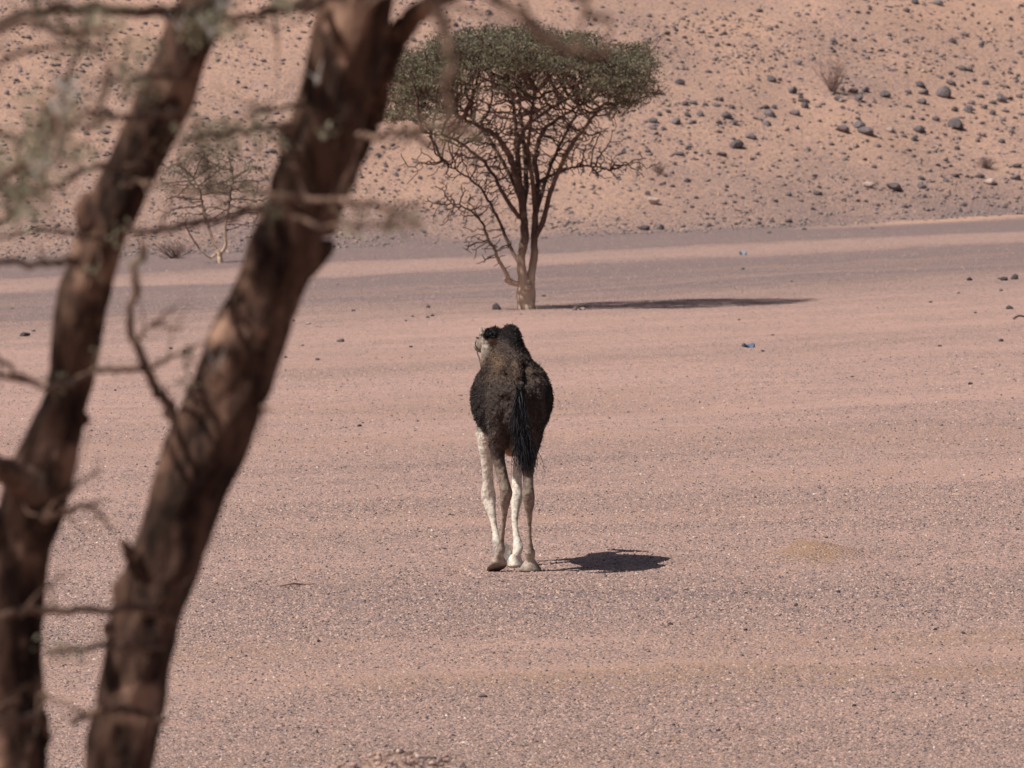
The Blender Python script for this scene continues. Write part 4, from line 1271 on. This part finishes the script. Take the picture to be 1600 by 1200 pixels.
# woolly relief on the dark coat
x, y, z = co.T
wool = sstep(.95, 1.15, z) * sstep(1.7, 1.4, y) * (1 - .6 * sstep(1.74, 1.82, z))
wv = fbm(x * 30 + y * 11, z * 22 + y * 13, 211, 3) - .5
wv2 = fbm(x * 60 + y * 31 + 4, z * 45 - y * 17, 213, 2) - .5
co2 = co + no * ((wv * .030 + wv2 * .014) * wool + (wv2 * .006) * (1 - wool) * sstep(.05, .15, z))[:, None]
body.vertices.foreach_set("co", co2.astype(np.float32).ravel())
body.update()
cc = coat(co)
ca_ = body.color_attributes.new("col", 'FLOAT_COLOR', 'POINT')
c4 = np.ones((nv, 4), np.float32); c4[:, :3] = cc
ca_.data.foreach_set("color", c4.ravel())
body.materials.clear(); body.materials.append(M_WOOL)
body.polygons.foreach_set("use_smooth", np.ones(len(body.polygons), bool))
obj("body", body, camel)

# short woolly fur, denser on the dark coat
r_ = np.random.default_rng(17)
pr = (wool * 1.0 + .06 * sstep(.75, .95, z) * (1 - wool) + .5 * sstep(1.78, 1.86, z)) ; pr /= pr.sum()
idx = r_.choice(nv, 26000, p=pr)
p = co2[idx] + r_.normal(0, .004, (len(idx), 3)); nn = no[idx]
dn = nn * .75 + np.array([0, -.15, -.85]) * .6 + r_.normal(0, .30, (len(idx), 3)); dn /= np.linalg.norm(dn, axis=1)[:, None]
ln = np.where(co[idx, 2] > 1.0, r_.uniform(.008, .022, len(idx)), r_.uniform(.006, .014, len(idx)))[:, None]
sd = np.cross(dn, r_.normal(0, 1, (len(idx), 3))); sd /= np.linalg.norm(sd, axis=1)[:, None]
V = np.stack([p - sd * .0028, p + sd * .0028, p + dn * ln], 1).reshape(-1, 3)
C = np.repeat(cc[idx] * r_.uniform(.75, 1.15, (len(idx), 1)), 3, axis=0)
obj("coat", new_mesh("coat", V, np.arange(len(V)).reshape(-1, 3), M_HAIR, False, C), camel, kind="stuff", label="short dark woolly fur")


def strands(name, roots, ends, bend, w, colr, label, seed, parent=None):
    r = np.random.default_rng(seed)
    Vs, Fs, Cs = [], [], []
    for a0, a1 in zip(roots, ends):
        a0 = np.array(a0); a1 = np.array(a1)
        mid = (a0 + a1) / 2 + r.normal(0, bend, 3)
        P_ = catmull([tuple(a0), tuple(mid), tuple(a1)], 4)
        side = np.cross(a1 - a0, r.normal(0, 1, 3)); side /= np.linalg.norm(side) + 1e-9
        W_ = w * np.linspace(1, .15, len(P_))
        b = len(Vs) * 1
        col = np.array(colr) * r.uniform(.6, 1.6)
        for i in range(len(P_)):
            Vs.append(P_[i] - side * W_[i]); Vs.append(P_[i] + side * W_[i])
            Cs += [col, col]
        for i in range(len(P_) - 1):
            Fs.append((b + 2 * i, b + 2 * i + 1, b + 2 * i + 3, b + 2 * i + 2))
    return obj(name, new_mesh(name, np.array(Vs), np.array(Fs), M_HAIR, True, np.array(Cs)), parent or camel, kind="stuff", label=label)


# tail hair: hangs from the dock, swings to the right at the tip
dock = catmull([(.060, -.365, 1.52), (.062, -.395, 1.40), (.066, -.40, 1.28), (.078, -.395, 1.16), (.092, -.385, 1.07)], 8)
ro, en = [], []
for i in range(760):
    t = r_.uniform(0, 1) ** .7
    b = dock[int(t * (len(dock) - 1))]
    sx = r_.normal(0, .024 + .022 * t)
    rt = b + np.array([sx * .5, -.012 + r_.normal(0, .01), 0])
    L_ = r_.uniform(.14, .30) + .03 * t
    ed = rt + np.array([sx * .55 + .045 * t + r_.normal(0, .012), r_.normal(-.01, .015), -L_])
    ro.append(rt); en.append(ed)
strands("tail_hair", ro, en, .024, .0045, (.018, .017, .021), "long black wavy tail hair", 3)
# dark tuft on the head, hump crest fringe
ro, en = [], []
for i in range(1100):
    u = r_.normal(0, 1, 3); u /= np.linalg.norm(u)
    u[2] = abs(u[2]) * 1.0 - .15
    b = np.array([-.152, 1.775, 1.862]) + u * np.array([.068, .074, .058])
    ro.append(b); en.append(b + u * r_.uniform(.008, .022) + np.array([r_.normal(0, .016), -.010, r_.normal(-.014, .012)]))
strands("poll_hair", ro, en, .008, .006, (.018, .016, .017), "tousled black hair on the crown of the head", 4)
ro, en = [], []
for i in range(260):
    k = r_.choice(np.nonzero((co[:, 2] > 1.88) & (co[:, 1] < 1.2))[0])
    b = co2[k]; u = no[k]
    ro.append(b); en.append(b + u * r_.uniform(.003, .010) + r_.normal(0, .006, 3))
strands("hump_hair", ro, en, .004, .004, (.017, .015, .016), "dark fuzz on top of the hump", 5)
# eye with lashes
ev = [np.array([-.258, 1.90, 1.815])]
ico = ICO_V * .017 + ev[0]
eye = obj("eye", new_mesh("eye", ico, ICO_F, M_HAIR, True, np.full((12, 3), .01)), camel)
ro = [ev[0] + np.array([-.012 + r_.normal(0, .003), r_.normal(0, .012), .012]) for i in range(26)]
strands("eyelashes", ro, [b + np.array([-.028, r_.normal(0, .006), r_.normal(.002, .006)]) for b in ro], .002, .0022, (.02, .017, .016), "long dark eyelashes", 6, eye)

# halter rope hanging from the jaw back to the neck
tb = Tubes()
rp = catmull([(-.290, 2.07, 1.725), (-.285, 2.03, 1.69), (-.272, 1.98, 1.66), (-.262, 1.92, 1.62), (-.245, 1.88, 1.57), (-.235, 1.84, 1.52)], 6)
tb.add(rp, np.full(len(rp), .006), 6)
rp = catmull([(-.250, 2.06, 1.835), (-.302, 2.075, 1.785), (-.285, 2.06, 1.718), (-.235, 2.055, 1.712), (-.198, 2.05, 1.77), (-.250, 2.06, 1.835)], 6)
tb.add(rp, np.full(len(rp), .007), 6, cap=False)
m_rope, nt_, bs_ = mat_new("braided_rope")
nt_.links.new(mix(nt_, (0.05, 0.045, 0.045), (0.16, 0.12, 0.09), noise(nt_, None, 60.0)), bs_.inputs["Base Color"])
obj("halter_rope", tb.mesh("halter_rope", m_rope), None, label="thin dark halter rope around the camel's muzzle hanging to its throat", cat="rope", loc=CAMEL)

# ------------------------------------------------------------------ litter and sticks on the plain
def scrap(px, py, w, colr, label, seed):
    g_ = ground_hit(px, py); k = g_.y / FPX
    r = np.random.default_rng(seed)
    n_ = 7
    xs = np.linspace(-.5, .5, n_) * w * k
    V_, F_ = [], []
    for j in range(4):
        for i in range(n_):
            V_.append((xs[i] + r.normal(0, .012), (j - 1.5) * .07 + r.normal(0, .012), max(.004, .012 + .05 * math.sin(i * 1.3 + j) + r.normal(0, .012))))
    for j in range(3):
        for i in range(n_ - 1):
            a_ = j * n_ + i
            F_.append((a_, a_ + 1, a_ + n_ + 1, a_ + n_))
    m_, nt, bs = mat_new("crumpled_plastic")
    nt.links.new(mix(nt, colr, tuple(c * .6 for c in colr), noise(nt, None, 30.0)), bs.inputs["Base Color"])
    bs.inputs["Roughness"].default_value = .5
    me = new_mesh("plastic_scrap", V_, F_, m_)
    o = obj("plastic_scrap", me, label=label, cat="litter", loc=g_)
    sl = o.modifiers.new("thick", 'SOLIDIFY'); sl.thickness = .004
    return o


scrap(1170, 543, 19, (.13, .19, .30), "crumpled dark blue plastic scrap on the pink gravel", 1)
scrap(1161, 398, 10, (.26, .34, .45), "small pale blue plastic scrap on the far sand strip edge", 2)


def stick(pts, label, r0):
    P_ = []
    for px, py, dz in pts:
        g_ = ground_hit(px, py); P_.append((g_.x, g_.y, g_.z + dz))
    q = catmull(P_, 5)
    tb = Tubes(); tb.add(q - q[0], np.linspace(r0, r0 * .5, len(q)), 6, .2, 20, 4)
    return obj("dead_stick", tb.mesh("dead_stick", M_DRY), None, label=label, cat="stick", loc=Vector(q[0]))


stick([(436, 918, .012), (455, 918.5, .03), (470, 916, .015), (491, 916.5, .02)], "crooked grey stick lying on the gravel right of the big trunk", .010)
stick([(1584, 499.5, .02), (1592, 499, .05), (1604, 498.5, .03)], "reddish brown stick on the plain below the solitary dark stone", .022)
